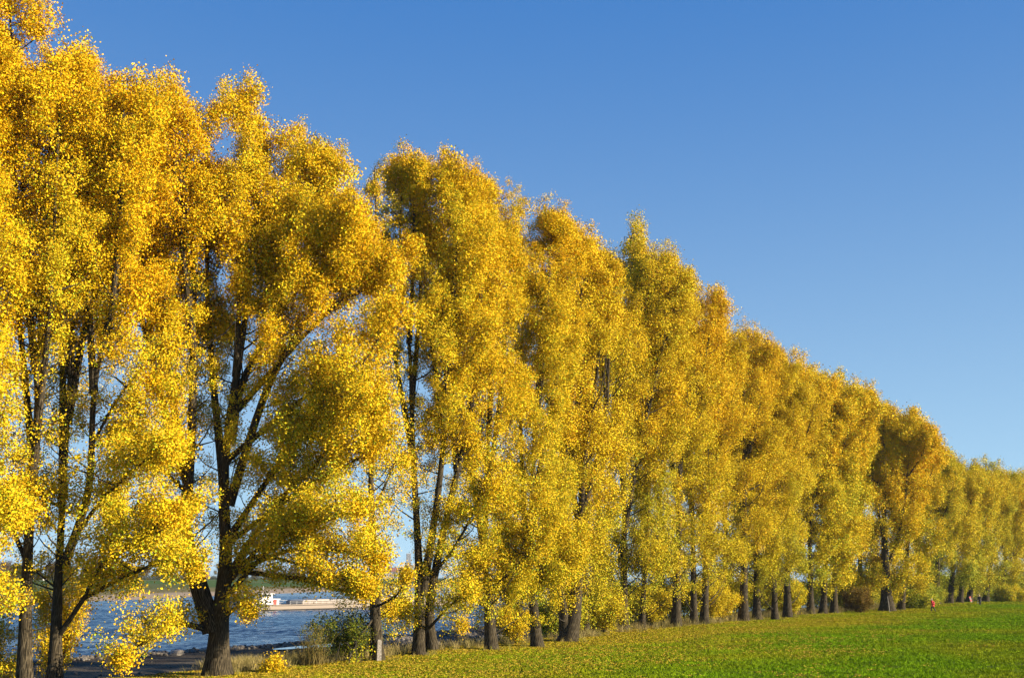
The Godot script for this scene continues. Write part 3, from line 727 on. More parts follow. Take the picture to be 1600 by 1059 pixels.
	tube(g, PackedVector3Array([Vector3(5, 3.86, 0), Vector3(5, 5.6, 0)]), 0.06, 0.035, 6, 2)
	tube(g, PackedVector3Array([Vector3(5, 5.1, -0.6), Vector3(5, 5.1, 0.6)]), 0.03, 0.03, 5, 1)
	obj("mast", build(g), mats.white, root)
	g = geo()
	tube(g, PackedVector3Array([Vector3(62, 2.2, 0), Vector3(62.2, 5.5, 0)]), 0.08, 0.05, 6, 2)
	obj("bow_mast", build(g), mats.white, root)
	# things carried on the hatches
	var car := thing("red_car", at + Basis(Vector3.UP, turn) * Vector3(36.5, 2.43, 1.2), turn)
	tag(car, "small red car parked on the barge's hatch covers, half hidden by the leaves", "car")
	obj("body", boxed(Vector3(-1.9, 0.28, -0.8), Vector3(1.9, 0.85, 0.8), 0.06), mats.red, car)
	obj("cabin", boxed(Vector3(-1.3, 0.853, -0.72), Vector3(0.9, 1.4, 0.72), 0.22), mats.pane, car)
	for x in [-1.2, 1.2]:
		for z in [-0.78, 0.78]:
			g = geo()
			tube(g, PackedVector3Array([Vector3(x, 0.3, z - 0.09), Vector3(x, 0.3, z + 0.09)]), 0.3, 0.3, 14, 1)
			g.v.append_array(PackedVector3Array()); obj("wheel", build(g), mats.dark, car)
	for k in 3:
		var lid := thing("deck_locker", at + Basis(Vector3.UP, turn) * Vector3([30.5, 44.0, 52.0][k], [2.42, 2.30, 2.42][k], 1.4), turn)
		tag(lid, ["white locker on the barge deck left of the red car", "white locker on the barge deck right of the slim dark trunk", "white locker on the barge deck nearest its bow"][k], "locker", "white lockers on the barge")
		obj("box", boxed(Vector3(-1.2, 0, -0.6), Vector3(1.2, 0.75, 0.6), 0.03), mats.white, lid)
		obj("lid", boxed(Vector3(-1.25, 0.753, -0.65), Vector3(1.25, 0.86, 0.65), 0.05), mats.white, lid)

func motorboat(at: Vector3, turn: float) -> void:
	var root := thing("motorboat", at, turn)
	tag(root, "small white motorboat lying at the far sandy bank", "boat")
	var g := geo()
	for i in 12:
		var f0 := i / 12.0
		var f1 := (i + 1) / 12.0
		for s in [-1.0, 1.0]:
			var w := func(f: float) -> float: return 1.1 * sqrt(maxf(0.002, 1.0 - pow(f, 3.0)))
			var a := Vector3(f0 * 6.5, 0.9 + 0.3 * f0, s * w.call(f0)); var b := Vector3(f1 * 6.5, 0.9 + 0.3 * f1, s * w.call(f1))
			var c := Vector3(f1 * 6.1, -0.2, s * w.call(f1) * 0.6); var d := Vector3(f0 * 6.1, -0.2, s * w.call(f0) * 0.6)
			if s > 0: quad(g, a, b, c, d)
			else: quad(g, b, a, d, c)
	quad(g, Vector3(0, 0.85, -1.0), Vector3(6.3, 1.1, -0.1), Vector3(6.3, 1.1, 0.1), Vector3(0, 0.85, 1.0))
	quad(g, Vector3(0, 0.9, -1.1), Vector3(0, 0.9, 1.1), Vector3(0, -0.2, 0.66), Vector3(0, -0.2, -0.66))
	obj("hull", build(g), mats.white, root)
	var cab := obj("cabin", boxed(Vector3(1.8, 0.95, -0.75), Vector3(4.0, 1.75, 0.75), 0.2), mats.white, root)
	obj("window", boxed(Vector3(2.2, 1.2, 0.6), Vector3(3.6, 1.55, 0.72)), mats.pane, cab)

func house(label: String, called: String, at: Vector3, size: Vector3, turn: float, wall: Material, roof: Material, gable: float) -> void:
	var root := thing(called, at, turn)
	tag(root, label, "building")
	var x := size.x / 2; var z := size.z / 2
	obj("wall", boxed(Vector3(-x, -2, -z), Vector3(x, size.y, z)), wall, root)
	var g := geo()
	var y := size.y + 0.01
	if gable > 0.0:
		var a := [Vector3(-x - 0.6, y, -z - 0.6), Vector3(x + 0.6, y, -z - 0.6), Vector3(x + 0.6, y, z + 0.6), Vector3(-x - 0.6, y, z + 0.6), Vector3(-x - 0.6, y + gable, 0), Vector3(x + 0.6, y + gable, 0)]
		quad(g, a[4], a[5], a[2], a[3]); quad(g, a[5], a[4], a[0], a[1]); quad(g, a[5], a[1], a[2], a[2]); quad(g, a[4], a[3], a[0], a[0]); quad(g, a[3], a[2], a[1], a[0])
	else:
		box(g, Vector3(-x - 0.4, y, -z - 0.4), Vector3(x + 0.4, y + 1.2, z + 0.4))
	obj("roof", build(g), roof, root)
	for f in int(size.y / 3.4):
		for k in int(size.x / 4.5):
			if size.x * size.y > 900.0 and (f + k) % 2: continue
			var wx := -x + 2.0 + k * 4.5
			obj("window", boxed(Vector3(wx, 1.2 + f * 3.4, z), Vector3(wx + 1.6, 2.9 + f * 3.4, z + 0.06)), mats.pane, root)

# ---------------------------------------------------------------- materials
func make_materials() -> void:
	var bark := StandardMaterial3D.new()
	var bn := noise(0.016, 5, 4, FastNoiseLite.TYPE_SIMPLEX)
	bn.fractal_type = FastNoiseLite.FRACTAL_RIDGED
	var im := bn.get_seamless_image(512, 128)
	im.resize(512, 512, Image.INTERPOLATE_CUBIC)
	var out := Image.create(512, 512, false, Image.FORMAT_RGB8)
	var fine := noise(0.05, 9, 3).get_seamless_image(512, 512)
	for y in 512:
		for x in 512:
			var h := im.get_pixel(x, y).r
			var q := fine.get_pixel(x, y).r
			out.set_pixel(x, y, lin(0.013, 0.011, 0.008).lerp(lin(0.185, 0.155, 0.105), clampf(h * 1.25 + q * 0.3 - 0.35, 0, 1)))
	bark.albedo_texture = ImageTexture.create_from_image(out)
	var rel := im.duplicate()
	rel.convert(Image.FORMAT_RGBA8)
	rel.bump_map_to_normal_map(3.0)
	bark.normal_enabled = true
	bark.normal_texture = ImageTexture.create_from_image(rel)
	bark.normal_scale = 1.0
	bark.roughness = 0.95
	bark.metallic_specular = 0.2
	mats.bark = bark
	mats.twig = plain(lin(0.032, 0.027, 0.02), 0.9)
	var leaf := StandardMaterial3D.new()
	leaf.vertex_color_use_as_albedo = true
	leaf.roughness = 0.62
	leaf.metallic_specular = 0.22
	leaf.backlight = Color(0.95, 0.9, 0.5)
	leaf.cull_mode = BaseMaterial3D.CULL_DISABLED
	mats.leaf = leaf
	var blade := leaf.duplicate()
	blade.backlight = Color(0.6, 0.7, 0.2)
	blade.roughness = 0.85
	blade.metallic_specular = 0.12
	mats.blade = blade
	var meadow := StandardMaterial3D.new()
	meadow.vertex_color_use_as_albedo = true
	meadow.albedo_texture = tinted(noise(0.03, 21, 5), 512, [[0.0, lin(0.45, 0.5, 0.5)], [0.5, lin(0.8, 0.8, 0.8)], [1.0, Color.WHITE]])
	meadow.uv1_triplanar = true
	meadow.uv1_world_triplanar = true
	meadow.uv1_scale = Vector3.ONE / 4.3
	meadow.normal_enabled = true
	meadow.normal_texture = relief(noise(0.06, 22, 5), 512, 5.0)
	meadow.roughness = 0.95
	meadow.metallic_specular = 0.15
	mats.meadow = meadow
	var mud := meadow.duplicate()
	mud.albedo_texture = tinted(noise(0.05, 31, 5), 512, [[0.0, lin(0.3, 0.3, 0.3)], [0.45, lin(0.6, 0.6, 0.6)], [0.62, lin(0.75, 0.72, 0.68)], [0.75, Color.WHITE]])
	mud.uv1_scale = Vector3.ONE / 3.1
	mud.normal_texture = relief(noise(0.09, 32, 5), 512, 9.0)
	mud.roughness = 0.8
	mats.mud = mud
	var water := StandardMaterial3D.new()
	water.albedo_color = lin(0.006, 0.03, 0.07)
	water.roughness = 0.12
	water.metallic_specular = 0.5
	water.normal_enabled = true
	var wn := noise(0.012, 77, 5)
	wn.fractal_gain = 0.55
	water.normal_texture = relief(wn, 512, 9.0)
	water.uv1_scale = Vector3.ONE / 9.0
	water.normal_scale = 1.0
	mats.water = water
	var still := water.duplicate()
	still.normal_enabled = false
	still.roughness = 0.06
	mats.still = still
	var rock := StandardMaterial3D.new()
	rock.vertex_color_use_as_albedo = true
	rock.albedo_texture = tinted(noise(0.04, 41, 5), 256, [[0.0, lin(0.09, 0.085, 0.08)], [0.5, lin(0.19, 0.175, 0.155)], [1.0, lin(0.36, 0.33, 0.28)]])
	rock.uv1_triplanar = true
	rock.uv1_scale = Vector3.ONE * 0.6
	rock.roughness = 0.9
	mats.rock = rock
	mats.post = rock.duplicate()
	mats.post.albedo_texture = tinted(noise(0.06, 43, 5), 256, [[0.0, lin(0.10, 0.095, 0.085)], [0.5, lin(0.25, 0.23, 0.21)], [1.0, lin(0.38, 0.36, 0.33)]])
	mats.hull = plain(lin(0.24, 0.20, 0.17), 0.6)
	mats.hatch = plain(lin(0.32, 0.30, 0.27), 0.5)
	mats.deck = plain(lin(0.16, 0.15, 0.14), 0.8)
	mats.dark = plain(lin(0.03, 0.03, 0.032), 0.7)
	mats.white = plain(lin(0.8, 0.8, 0.79), 0.45)
	mats.red = plain(lin(0.36, 0.03, 0.03), 0.5)
	mats.pane = plain(lin(0.03, 0.04, 0.05), 0.1)
	mats.skin = plain(lin(0.55, 0.36, 0.26), 0.6)

# ---------------------------------------------------------------- the scene
func _ready() -> void:
	var cam := Camera3D.new()
	cam.name = "camera"
	cam.position = Vector3(0, 4.5, 0)
	cam.rotation_degrees = Vector3(13.14, 0, 0)
	cam.fov = 36.62
	cam.near = 0.5
	cam.far = 9000.0
	add_child(cam)
	cam.current = true

	var env := Environment.new()
	env.background_mode = Environment.BG_SKY
	var sky := Sky.new()
	var sm := ProceduralSkyMaterial.new()
	sm.sky_top_color = lin(0.006, 0.072, 0.244)
	sm.sky_horizon_color = lin(0.233, 0.366, 0.453)
	sm.sky_curve = 0.2
	sm.ground_bottom_color = lin(0.053, 0.059, 0.043)
	sm.ground_horizon_color = lin(0.21, 0.27, 0.29)
	sm.sun_angle_max = 0.0
	sky.sky_material = sm
	env.sky = sky
	env.tonemap_mode = Environment.TONE_MAPPER_LINEAR
	env.tonemap_exposure = 2.25
	env.fog_enabled = true
	env.fog_light_color = Color(0.80, 0.86, 0.95)
	env.fog_density = 0.00008
	env.sdfgi_enabled = true
	env.ssao_enabled = true
	env.ssil_enabled = true
	var we := WorldEnvironment.new()
	we.name = "world"
	we.environment = env
	add_child(we)

	var sun := DirectionalLight3D.new()
	sun.name = "sun"
	sun.light_energy = 1.6
	sun.light_color = Color(1.0, 0.92, 0.78)
	sun.light_angular_distance = 0.5
	sun.shadow_enabled = true
	add_child(sun)
	sun.look_at_from_position(SUN_FROM * 100.0, Vector3.ZERO)

	bump = noise(0.1, 3, 3)
	broad = noise(0.02, 4, 2)
	make_materials()
	sprays = [leaf_spray(1, 70, 0.37, 0.088), leaf_spray(2, 54, 0.47, 0.115), leaf_spray(3, 48, 0.68, 0.162)]

	setting()
	for i in poplars.size(): poplar(poplars[i], i + 1)
	undergrowth()
	things()
	far_side()
	litter()

func setting() -> void:
	var grass := func(t: float, s: float, _p: Vector3) -> Color:
		var near := exp(-absf(s - 1.0) / 6.0)
		var c := Color(0.085, 0.14, 0.012).lerp(Color(0.12, 0.14, 0.02), clampf(0.5 + broad.get_noise_2d(t * 1.7, s * 1.7), 0, 1))
		return c.lerp(Color(0.13, 0.115, 0.035), near * 0.8)
	var ts_flat := func(t: float, s: float) -> Vector3: return ts(t, s + edge(t))
	tag(obj("meadow", sheet(span([-500, 60, -80, 10, -20, 1.6, 240, 20, 500, 250, 3000]), span([-2500, 300, -400, 40, -120, 4, -70, 1.2, 0]), ts_flat, grass, true), mats.meadow), "mown green meadow strewn with yellow leaves along the trees", "", "", "structure")
	var track := geo()
	for k in 2:
		for i in 120:
			var f := func(q: float, side: float) -> Vector3:
				var x := lerpf(32.0, 62.0, q)
				var z := lerpf(-90.0, -87.0, q) + 1.2 * broad.get_noise_1d(q * 90.0) - k * 1.7 + side * (0.16 + 0.08 * bump.get_noise_1d(q * 400.0 + k * 50.0))
				return on(x, z) + Vector3.UP * 0.012
			quad(track, f.call(i / 120.0, -1.0), f.call((i + 1) / 120.0, -1.0), f.call((i + 1) / 120.0, 1.0), f.call(i / 120.0, 1.0), Color(0.075, 0.07, 0.03))
	tag(obj("path", build(track), mats.meadow), "faint pair of worn wheel ruts crossing the meadow", "", "", "structure")
	var mud := func(t: float, s: float, p: Vector3) -> Color:
		var c := Color(0.115, 0.095, 0.07).lerp(Color(0.20, 0.17, 0.125), clampf(0.5 + 1.2 * bump.get_noise_2d(t * 0.6, s * 1.8), 0, 1))
		c = c.lerp(Color(0.11, 0.10, 0.05), 1.0 - smoothstep(1.0, 6.0, s))
		return c.lerp(Color(0.05, 0.042, 0.034), smoothstep(-2.5, -2.85, p.y) * 0.8)
	tag(obj("riverbank", sheet(span([-500, 60, -80, 6, -24, 0.9, 125, 8, 240, 60, 500, 250, 3000]), span([0, 0.6, 60, 6, 110]), ts_flat, mud, true), mats.mud), "dark muddy gravel bank falling to the river behind the trees", "", "", "structure")
	var swell := noise(0.07, 88, 2)
	swell.fractal_gain = 0.6
	swell.fractal_lacunarity = 2.3
	var gusts := noise(0.012, 89, 2)
	var waves := func(z: float, x: float) -> Vector3:
		var k := smoothstep(-165.0, -150.0, x) * smoothstep(20.0, 10.0, x) * smoothstep(-455.0, -440.0, z) * smoothstep(-92.0, -98.0, z)
		return Vector3(x, LEVEL + k * (0.21 + 0.16 * gusts.get_noise_2d(x, z * 3.0)) * swell.get_noise_2d(x * 3.6, z * 6.2), z)
	var white := func(_z: float, _x: float, _p: Vector3) -> Color: return Color.WHITE
	tag(obj("river", sheet(span([-4500, 200, -460, 0.9, -280, 0.55, -96, 200, 1500]), span([-900, 100, -166, 0.65, 20, 200, 2600]), waves, white, true), mats.water), "wide rippled blue river", "", "", "structure")
	for p in pools:
		var y := land(p[0].x + p[1] * 2.0, p[0].y) * 0.5 + land(p[0].x - p[1] * 2.0, p[0].y) * 0.5 - 0.07
		var h := geo()
		for k in 28:
			var a := TAU * k / 28.0
			var b := TAU * (k + 1) / 28.0
			var at := func(an: float) -> Vector3: return ROW0 + ALONG * (p[0].x + cos(an) * p[1] * 1.15) + ACROSS * (p[0].y + sin(an) * p[2] * 1.15) + Vector3.UP * y
			var c: Vector3 = ROW0 + ALONG * p[0].x + ACROSS * p[0].y + Vector3.UP * y
			quad(h, c, at.call(b), at.call(a), at.call(a))
		for k in h.n.size(): h.n[k] = Vector3.UP
		tag(obj("puddle", build(h), mats.still), "still pool of water left on the dark bank", "", "", "structure")

func undergrowth() -> void:
	bush("dark green bush on the bank edge left of the stone post", on(-9.2, -59.5), Vector2(4.0, 3.7), 1.0, 1, 0, 4.0, false, 0.4)
	bush("yellow shrub thick behind the second trunk from the left", on(-20.7, -48.6), Vector2(3.2, 6.6), 0.15, 2, 0)
	bush("yellow green shrub at the lower left corner behind the leftmost trunk", on(-24.0, -47.6), Vector2(4.4, 6.0), 0.25, 3, 0)
	bush("low yellow bush between the straight trunk and the short leaning trunk", on(0.1, -73.5), Vector2(2.6, 3.6), 0.25, 4, 0)
	bush("dark green bush just left of the wide forked trunk", on(3.4, -82.5), Vector2(4.5, 4.2), 0.85, 5, 1)
	bush("olive bush between the forked trunk and the bent trunk", on(7.4, -88.0), Vector2(4.4, 4.6), 0.6, 6, 1)
	bush("olive yellow bush behind the thin trunk in dry grass", on(13.0, -100.0), Vector2(4.6, 4.6), 0.5, 7, 1)
	bush("olive bush behind the close pair of trunks", on(20.5, -110.0), Vector2(4.6, 5.0), 0.5, 8, 1)
	bush("yellow bush between the close pair and the three trunks", on(22.0, -112.5), Vector2(4.0, 5.0), 0.35, 9, 1)
	bush("olive bush behind the leaning trunk on the grass edge", on(33.5, -128.0), Vector2(5.0, 4.6), 0.5, 10, 2)
	bush("russet brown bush at the meadow edge left of the dark cave", on(46.2, -140.5), Vector2(4.0, 3.7), 0.5, 11, 1, 14.0, true)
	bush("dark scrub under the crowns right of the pale pole", on(62.0, -162.0), Vector2(6.0, 3.2), 0.8, 12, 2)
	bush("dark scrub beside the person in the red jacket", on(70.0, -178.0), Vector2(6.0, 3.6), 0.8, 13, 2)
	bush("olive scrub at the foot of the far row, right of the person in black", on(98.5, -209.0), Vector2(7.0, 3.4), 0.6, 14, 2)
	bush("olive scrub at the right edge under the far row", on(107.5, -219.0), Vector2(7.0, 3.2), 0.65, 15, 2)
	bush("small yellow sapling in the grass right of the broad forked trunk", on(-11.7, -52.2), Vector2(0.5, 0.9), 0.15, 16, 0, 3.0)
	var weeds := thing("tall_weeds", on(-10.5, -56.3))
	tag(weeds, "tall brown green weeds standing left of the dark bush", "weeds")
	var w_m: StandardMaterial3D = mats.blade.duplicate()
	w_m.albedo_color = lin(0.17, 0.135, 0.05)
	tag(obj("stems", blade_tuft(8, 130, 1.9, 0.62, 0.016), w_m, weeds), "", "", "", "stuff")
	var w_buf := PackedFloat32Array()
	var w_r := RandomNumberGenerator.new()
	w_r.seed = 5
	for i in 36: put(w_buf, spin(w_r, 0.7), Vector3(w_r.randfn() * 0.35, w_r.randf_range(0.3, 2.0), w_r.randfn() * 0.35), Color(0.2, 0.16, 0.03).lerp(Color(0.12, 0.13, 0.03), w_r.randf()))
	tag(scatter("leaves", sprays[0], mats.leaf, w_buf, weeds), "", "", "", "stuff")
	# scrub that closes the view under the crowns
	var dice := RandomNumberGenerator.new()
	dice.seed = 505
	var scrub := PackedFloat32Array()
	for i in 10500:
		var t := dice.randf_range(38, 300)
		var h := 3.2 + 0.008 * t + 0.9 * bump.get_noise_1d(t * 1.4)
		var p := ts(t, edge(t) * 0.55 + 3.0 + dice.randfn() * 1.1) + Vector3.UP * h * sqrt(dice.randf()) * 0.9
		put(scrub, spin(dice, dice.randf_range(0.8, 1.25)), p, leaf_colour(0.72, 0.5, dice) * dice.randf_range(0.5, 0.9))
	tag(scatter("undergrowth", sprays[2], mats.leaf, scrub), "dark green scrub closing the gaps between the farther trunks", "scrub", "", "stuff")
	# dry grass along the rim
	var rng := RandomNumberGenerator.new()
	rng.seed = 404
	var buf := PackedFloat32Array()
	for i in 5200:
		var t := rng.randf_range(-16, 130)
		if i % 4 == 0: t = rng.randf_range(2, 14)
		if t < 1.5: continue
		if i % 7 == 0: t = rng.randf_range(120, 215)
		var s := rng.randf_range(0.4, 4.4) + (2.5 * rng.randf() if t > 40.0 else 0.0)
		if bump.get_noise_2d(t * 1.8, s) < -0.1 and rng.randf() < 0.7: continue
		var c := Color(0.34, 0.27, 0.13).lerp(Color(0.22, 0.20, 0.07), rng.randf())
		put(buf, Basis(Vector3.UP, rng.randf() * TAU).scaled(Vector3.ONE * rng.randf_range(0.5, 1.25)), ts(t, s), c)
	for sp in poplars:      # and round the foot of each trunk
		var d := Vector3(sp[1], 0, sp[2]) - ROW0
		var t := d.dot(ALONG)
		var s := d.dot(ACROSS)
		for i in 16:
			var a := rng.randf() * TAU
			var r: float = sp[3] * 1.25 + rng.randf() * 0.7
			put(buf, Basis(Vector3.UP, rng.randf() * TAU).scaled(Vector3.ONE * rng.randf_range(0.3, 0.75)), ts(t + cos(a) * r, s + sin(a) * r), Color(0.24, 0.25, 0.05).lerp(Color(0.34, 0.27, 0.1), rng.randf()))
	tag(scatter("dry_grass", blade_tuft(5, 16, 0.62, 0.22, 0.009), mats.blade, buf), "dry tan grass fringing the rim of the meadow", "grass", "", "stuff")

func litter() -> void:
	var rng := RandomNumberGenerator.new()
	rng.seed = 77
	var buf := PackedFloat32Array()
	var leaves := PackedFloat32Array()
	# short grass, thinner with distance
	for i in 120000:
		var t := pow(rng.randf(), 1.35) * 205.0 - 9.0
		var s := 3.0 - rng.randf() * (34.0 + t * 0.28)
		if s > edge(t) + 0.6: continue
		var p := ts(t, s)
		if p.x > 6.0 - p.z * 0.52 or p.z > -44.0: continue
		var k := bump.get_noise_2d(t * 0.5, s * 0.9) + 0.9 * broad.get_noise_2d(t * 2.2, s * 3.2)
		var warm := clampf(0.1 + smoothstep(-22.0, -2.0, s) * 0.65 + k * 0.55, 0, 1)
		var c := Color(0.175, 0.32, 0.006).lerp(Color(0.35, 0.335, 0.016), warm)
		var j := rng.randf_range(0.7, 1.15) + 0.35 * bump.get_noise_2d(t * 2.6 + 400.0, s * 2.6)
		put(buf, Basis(Vector3.UP, rng.randf() * TAU).scaled(Vector3.ONE * rng.randf_range(0.7, 1.3) * (1.0 + t * 0.006)), p - Vector3(0, 0.01, 0), Color(c.r * j, c.g * j, c.b * j))
	tag(scatter("grass", blade_tuft(6, 18, 0.085, 0.26, 0.011), mats.blade, buf), "short green grass of the meadow", "grass", "", "stuff")
	# fallen leaves
	var g := geo()
	for k in 15:
		var c := Vector3(rng.randfn() * 0.3, rng.randf_range(0.03, 0.085), rng.randfn() * 0.3)
		var n := Vector3(rng.randfn() * 0.5, 1, rng.randfn() * 0.5).normalized()
		var tip := Vector3(rng.randfn(), 0, rng.randfn())
		tip = (tip - n * tip.dot(n)).normalized() * rng.randf_range(0.035, 0.058)
		var side := n.cross(tip)
		var j := rng.randf_range(0.6, 1.15)
		quad(g, c - tip, c + side * 0.85, c + tip, c - side * 0.85, Color(j, j * rng.randf_range(0.8, 1.05), j))
	for i in 34000:
		var t := pow(rng.randf(), 1.3) * 200.0 - 9.0
		var away := pow(rng.randf(), 1.7) * 30.0
		var s := 2.8 - away
		var p := ts(t, s)
		if p.z > -44.0: continue
		if rng.randf() > clampf((1.25 - away / 20.0) * (1.0 - 0.6 * smoothstep(60.0, 150.0, t)) + bump.get_noise_2d(t * 0.7, s * 1.2) * 1.1, 0.015, 1.0): continue
		var c := Color(0.50, 0.40, 0.03).lerp(Color(0.34, 0.22, 0.035), rng.randf() * 0.45)
		put(leaves, Basis(Vector3.UP, rng.randf() * TAU).scaled(Vector3.ONE * rng.randf_range(0.7, 1.05)), p, c)
	for i in 1800:      # and some on the bank
		var t := rng.randf_range(-20, 60)
		put(leaves, Basis(Vector3.UP, rng.randf() * TAU), ts(t, rng.randf_range(3, 16)), Color(0.42, 0.26, 0.04))
	tag(scatter("fallen_leaves", build(g), mats.leaf, leaves), "yellow and brown leaves fallen on the grass under the trees", "leaves", "", "stuff")

func things() -> void:
	var rng := RandomNumberGenerator.new()
	rng.seed = 9
	# the stone post
	var post := thing("stone_post", on(-7.3, -58.4), 0.5)
	tag(post, "pale grey square stone post standing before the slim dark trunk", "post")
	obj("shaft", boxed(Vector3(-0.13, -0.3, -0.13), Vector3(0.13, 1.1, 0.13), 0.012), mats.post, post)
	obj("cap", boxed(Vector3(-0.118, 1.1, -0.118), Vector3(0.118, 1.17, 0.118), 0.05), mats.post, post)
	# slim pole under the far crowns
	var g := geo()
	tube(g, PackedVector3Array([Vector3(0, -0.2, 0), Vector3(-0.05, 1.0, 0.02), Vector3(-0.12, 2.1, 0)]), 0.07, 0.05, 8, 6, 0.0, 0.03)
	tag(obj("wooden_pole", build(g), mats.post, null, on(50.6, -141.8)), "slim pale pole at the mouth of the dark cave under the crown", "pole")
	# leaning board
	var board := thing("leaning_board", on(86.4, -198.5), 0.4)
	tag(board, "faded red and white board leaning against the far trunks", "board")
	for k in 4:
		var m := boxed(Vector3(-0.22, k * 0.3, 0), Vector3(0.22, k * 0.3 + 0.29, 0.05))
		obj("panel", m, mats.red if k % 2 else mats.post, board).rotation.z = 0.3
	# people
	person("person in a red jacket with grey hair, walking along the foot of the trees", on(57.5, -144.3), 0.9, {"lean": 0.16, "jacket": plain(lin(0.55, 0.02, 0.035), 0.7), "trousers": plain(lin(0.02, 0.02, 0.024), 0.8), "shoes": plain(lin(0.03, 0.03, 0.03), 0.7), "hair": plain(lin(0.5, 0.47, 0.42), 0.7), "bag": plain(lin(0.5, 0.03, 0.05), 0.6), "bag_on_back": true})
	person("person in black carrying a pale bag, farther off on the meadow at right", on(78.7, -177.6), 2.6, {"lean": 0.03, "jacket": plain(lin(0.015, 0.015, 0.018), 0.8), "trousers": plain(lin(0.02, 0.03, 0.026), 0.8), "shoes": plain(lin(0.35, 0.33, 0.3), 0.7), "hair": plain(lin(0.42, 0.3, 0.16), 0.7), "bag": plain(lin(0.6, 0.7, 0.66), 0.6), "bag_on_back": false})
	barge(Vector3(-61.9, LEVEL, -244.0), 0.83)
	motorboat(Vector3(-78.0, LEVEL, -690.0), 0.6)
	# boulders one can tell apart: [t, s, size]
	var spots := [[64.0, 24.5, 0.85, "pale squared boulder lying in the pools right of the clustered stems"], [70.0, 27.0, 0.7, "grey boulder right of the pale squared one"], [56.0, 22.0, 0.75, "low rounded boulder by the foot of the clustered stems"], [59.0, 23.0, 0.6, "dark boulder beside the low rounded one"], [66.0, 31.0, 0.7, "dark boulder at the inner pool"], [73.0, 31.0, 0.75, "brown boulder at the inner pool's far end"], [50.0, 33.0, 0.6, "small dark rock standing in the shallow pool"], [53.0, 34.5, 0.7, "dark rock standing in the shallow pool, beside the small one"], [34.0, 44.5, 0.9, "dark boulder on the water's edge right of the broad forked trunk"], [38.0, 45.0, 0.7, "tan boulder on the water's edge left of the weeds"], [41.0, 45.4, 0.65, "tan stone on the water's edge just behind the weeds"]]
	for p in spots:
		var m := wobbly_ball(rng, Vector3(p[2] * rng.randf_range(0.9, 1.3), p[2] * 0.62, p[2] * rng.randf_range(0.7, 1.0)), 8)
		var o := obj("boulder", m, mats.rock, null, ts(p[0], p[1]) + Vector3.UP * p[2] * 0.15)
		o.rotation.y = rng.randf() * TAU
		tag(o, p[3], "boulder", "boulders on the river bank")
	var buf := PackedFloat32Array()
	for i in 5200:
		var t := rng.randf_range(-25, 120)
		var s := 46.5 + 3.0 * bump.get_noise_1d(t * 1.2) + rng.randfn() * 1.0
		var k := 0.5
		if i % 2: 
			t = rng.randf_range(56, 122)
			s = 37.0 + (t - 60.0) * 0.16 + rng.randfn() * 2.2
			k = 0.9
		elif i % 8 == 0:
			s = rng.randf_range(9, 46)
			k = 0.3
		var c := Color(1, 0.97, 0.92) * rng.randf_range(0.25, 0.95)
		put(buf, spin(rng, k * rng.randf_range(0.25, 0.62)), ts(t, s) + Vector3.UP * 0.05, c)
	tag(scatter("rubble", wobbly_ball(rng, Vector3(1.1, 0.7, 0.85), 5), mats.rock, buf), "broken dark stones of the groyne and the water's edge", "stones", "", "stuff")

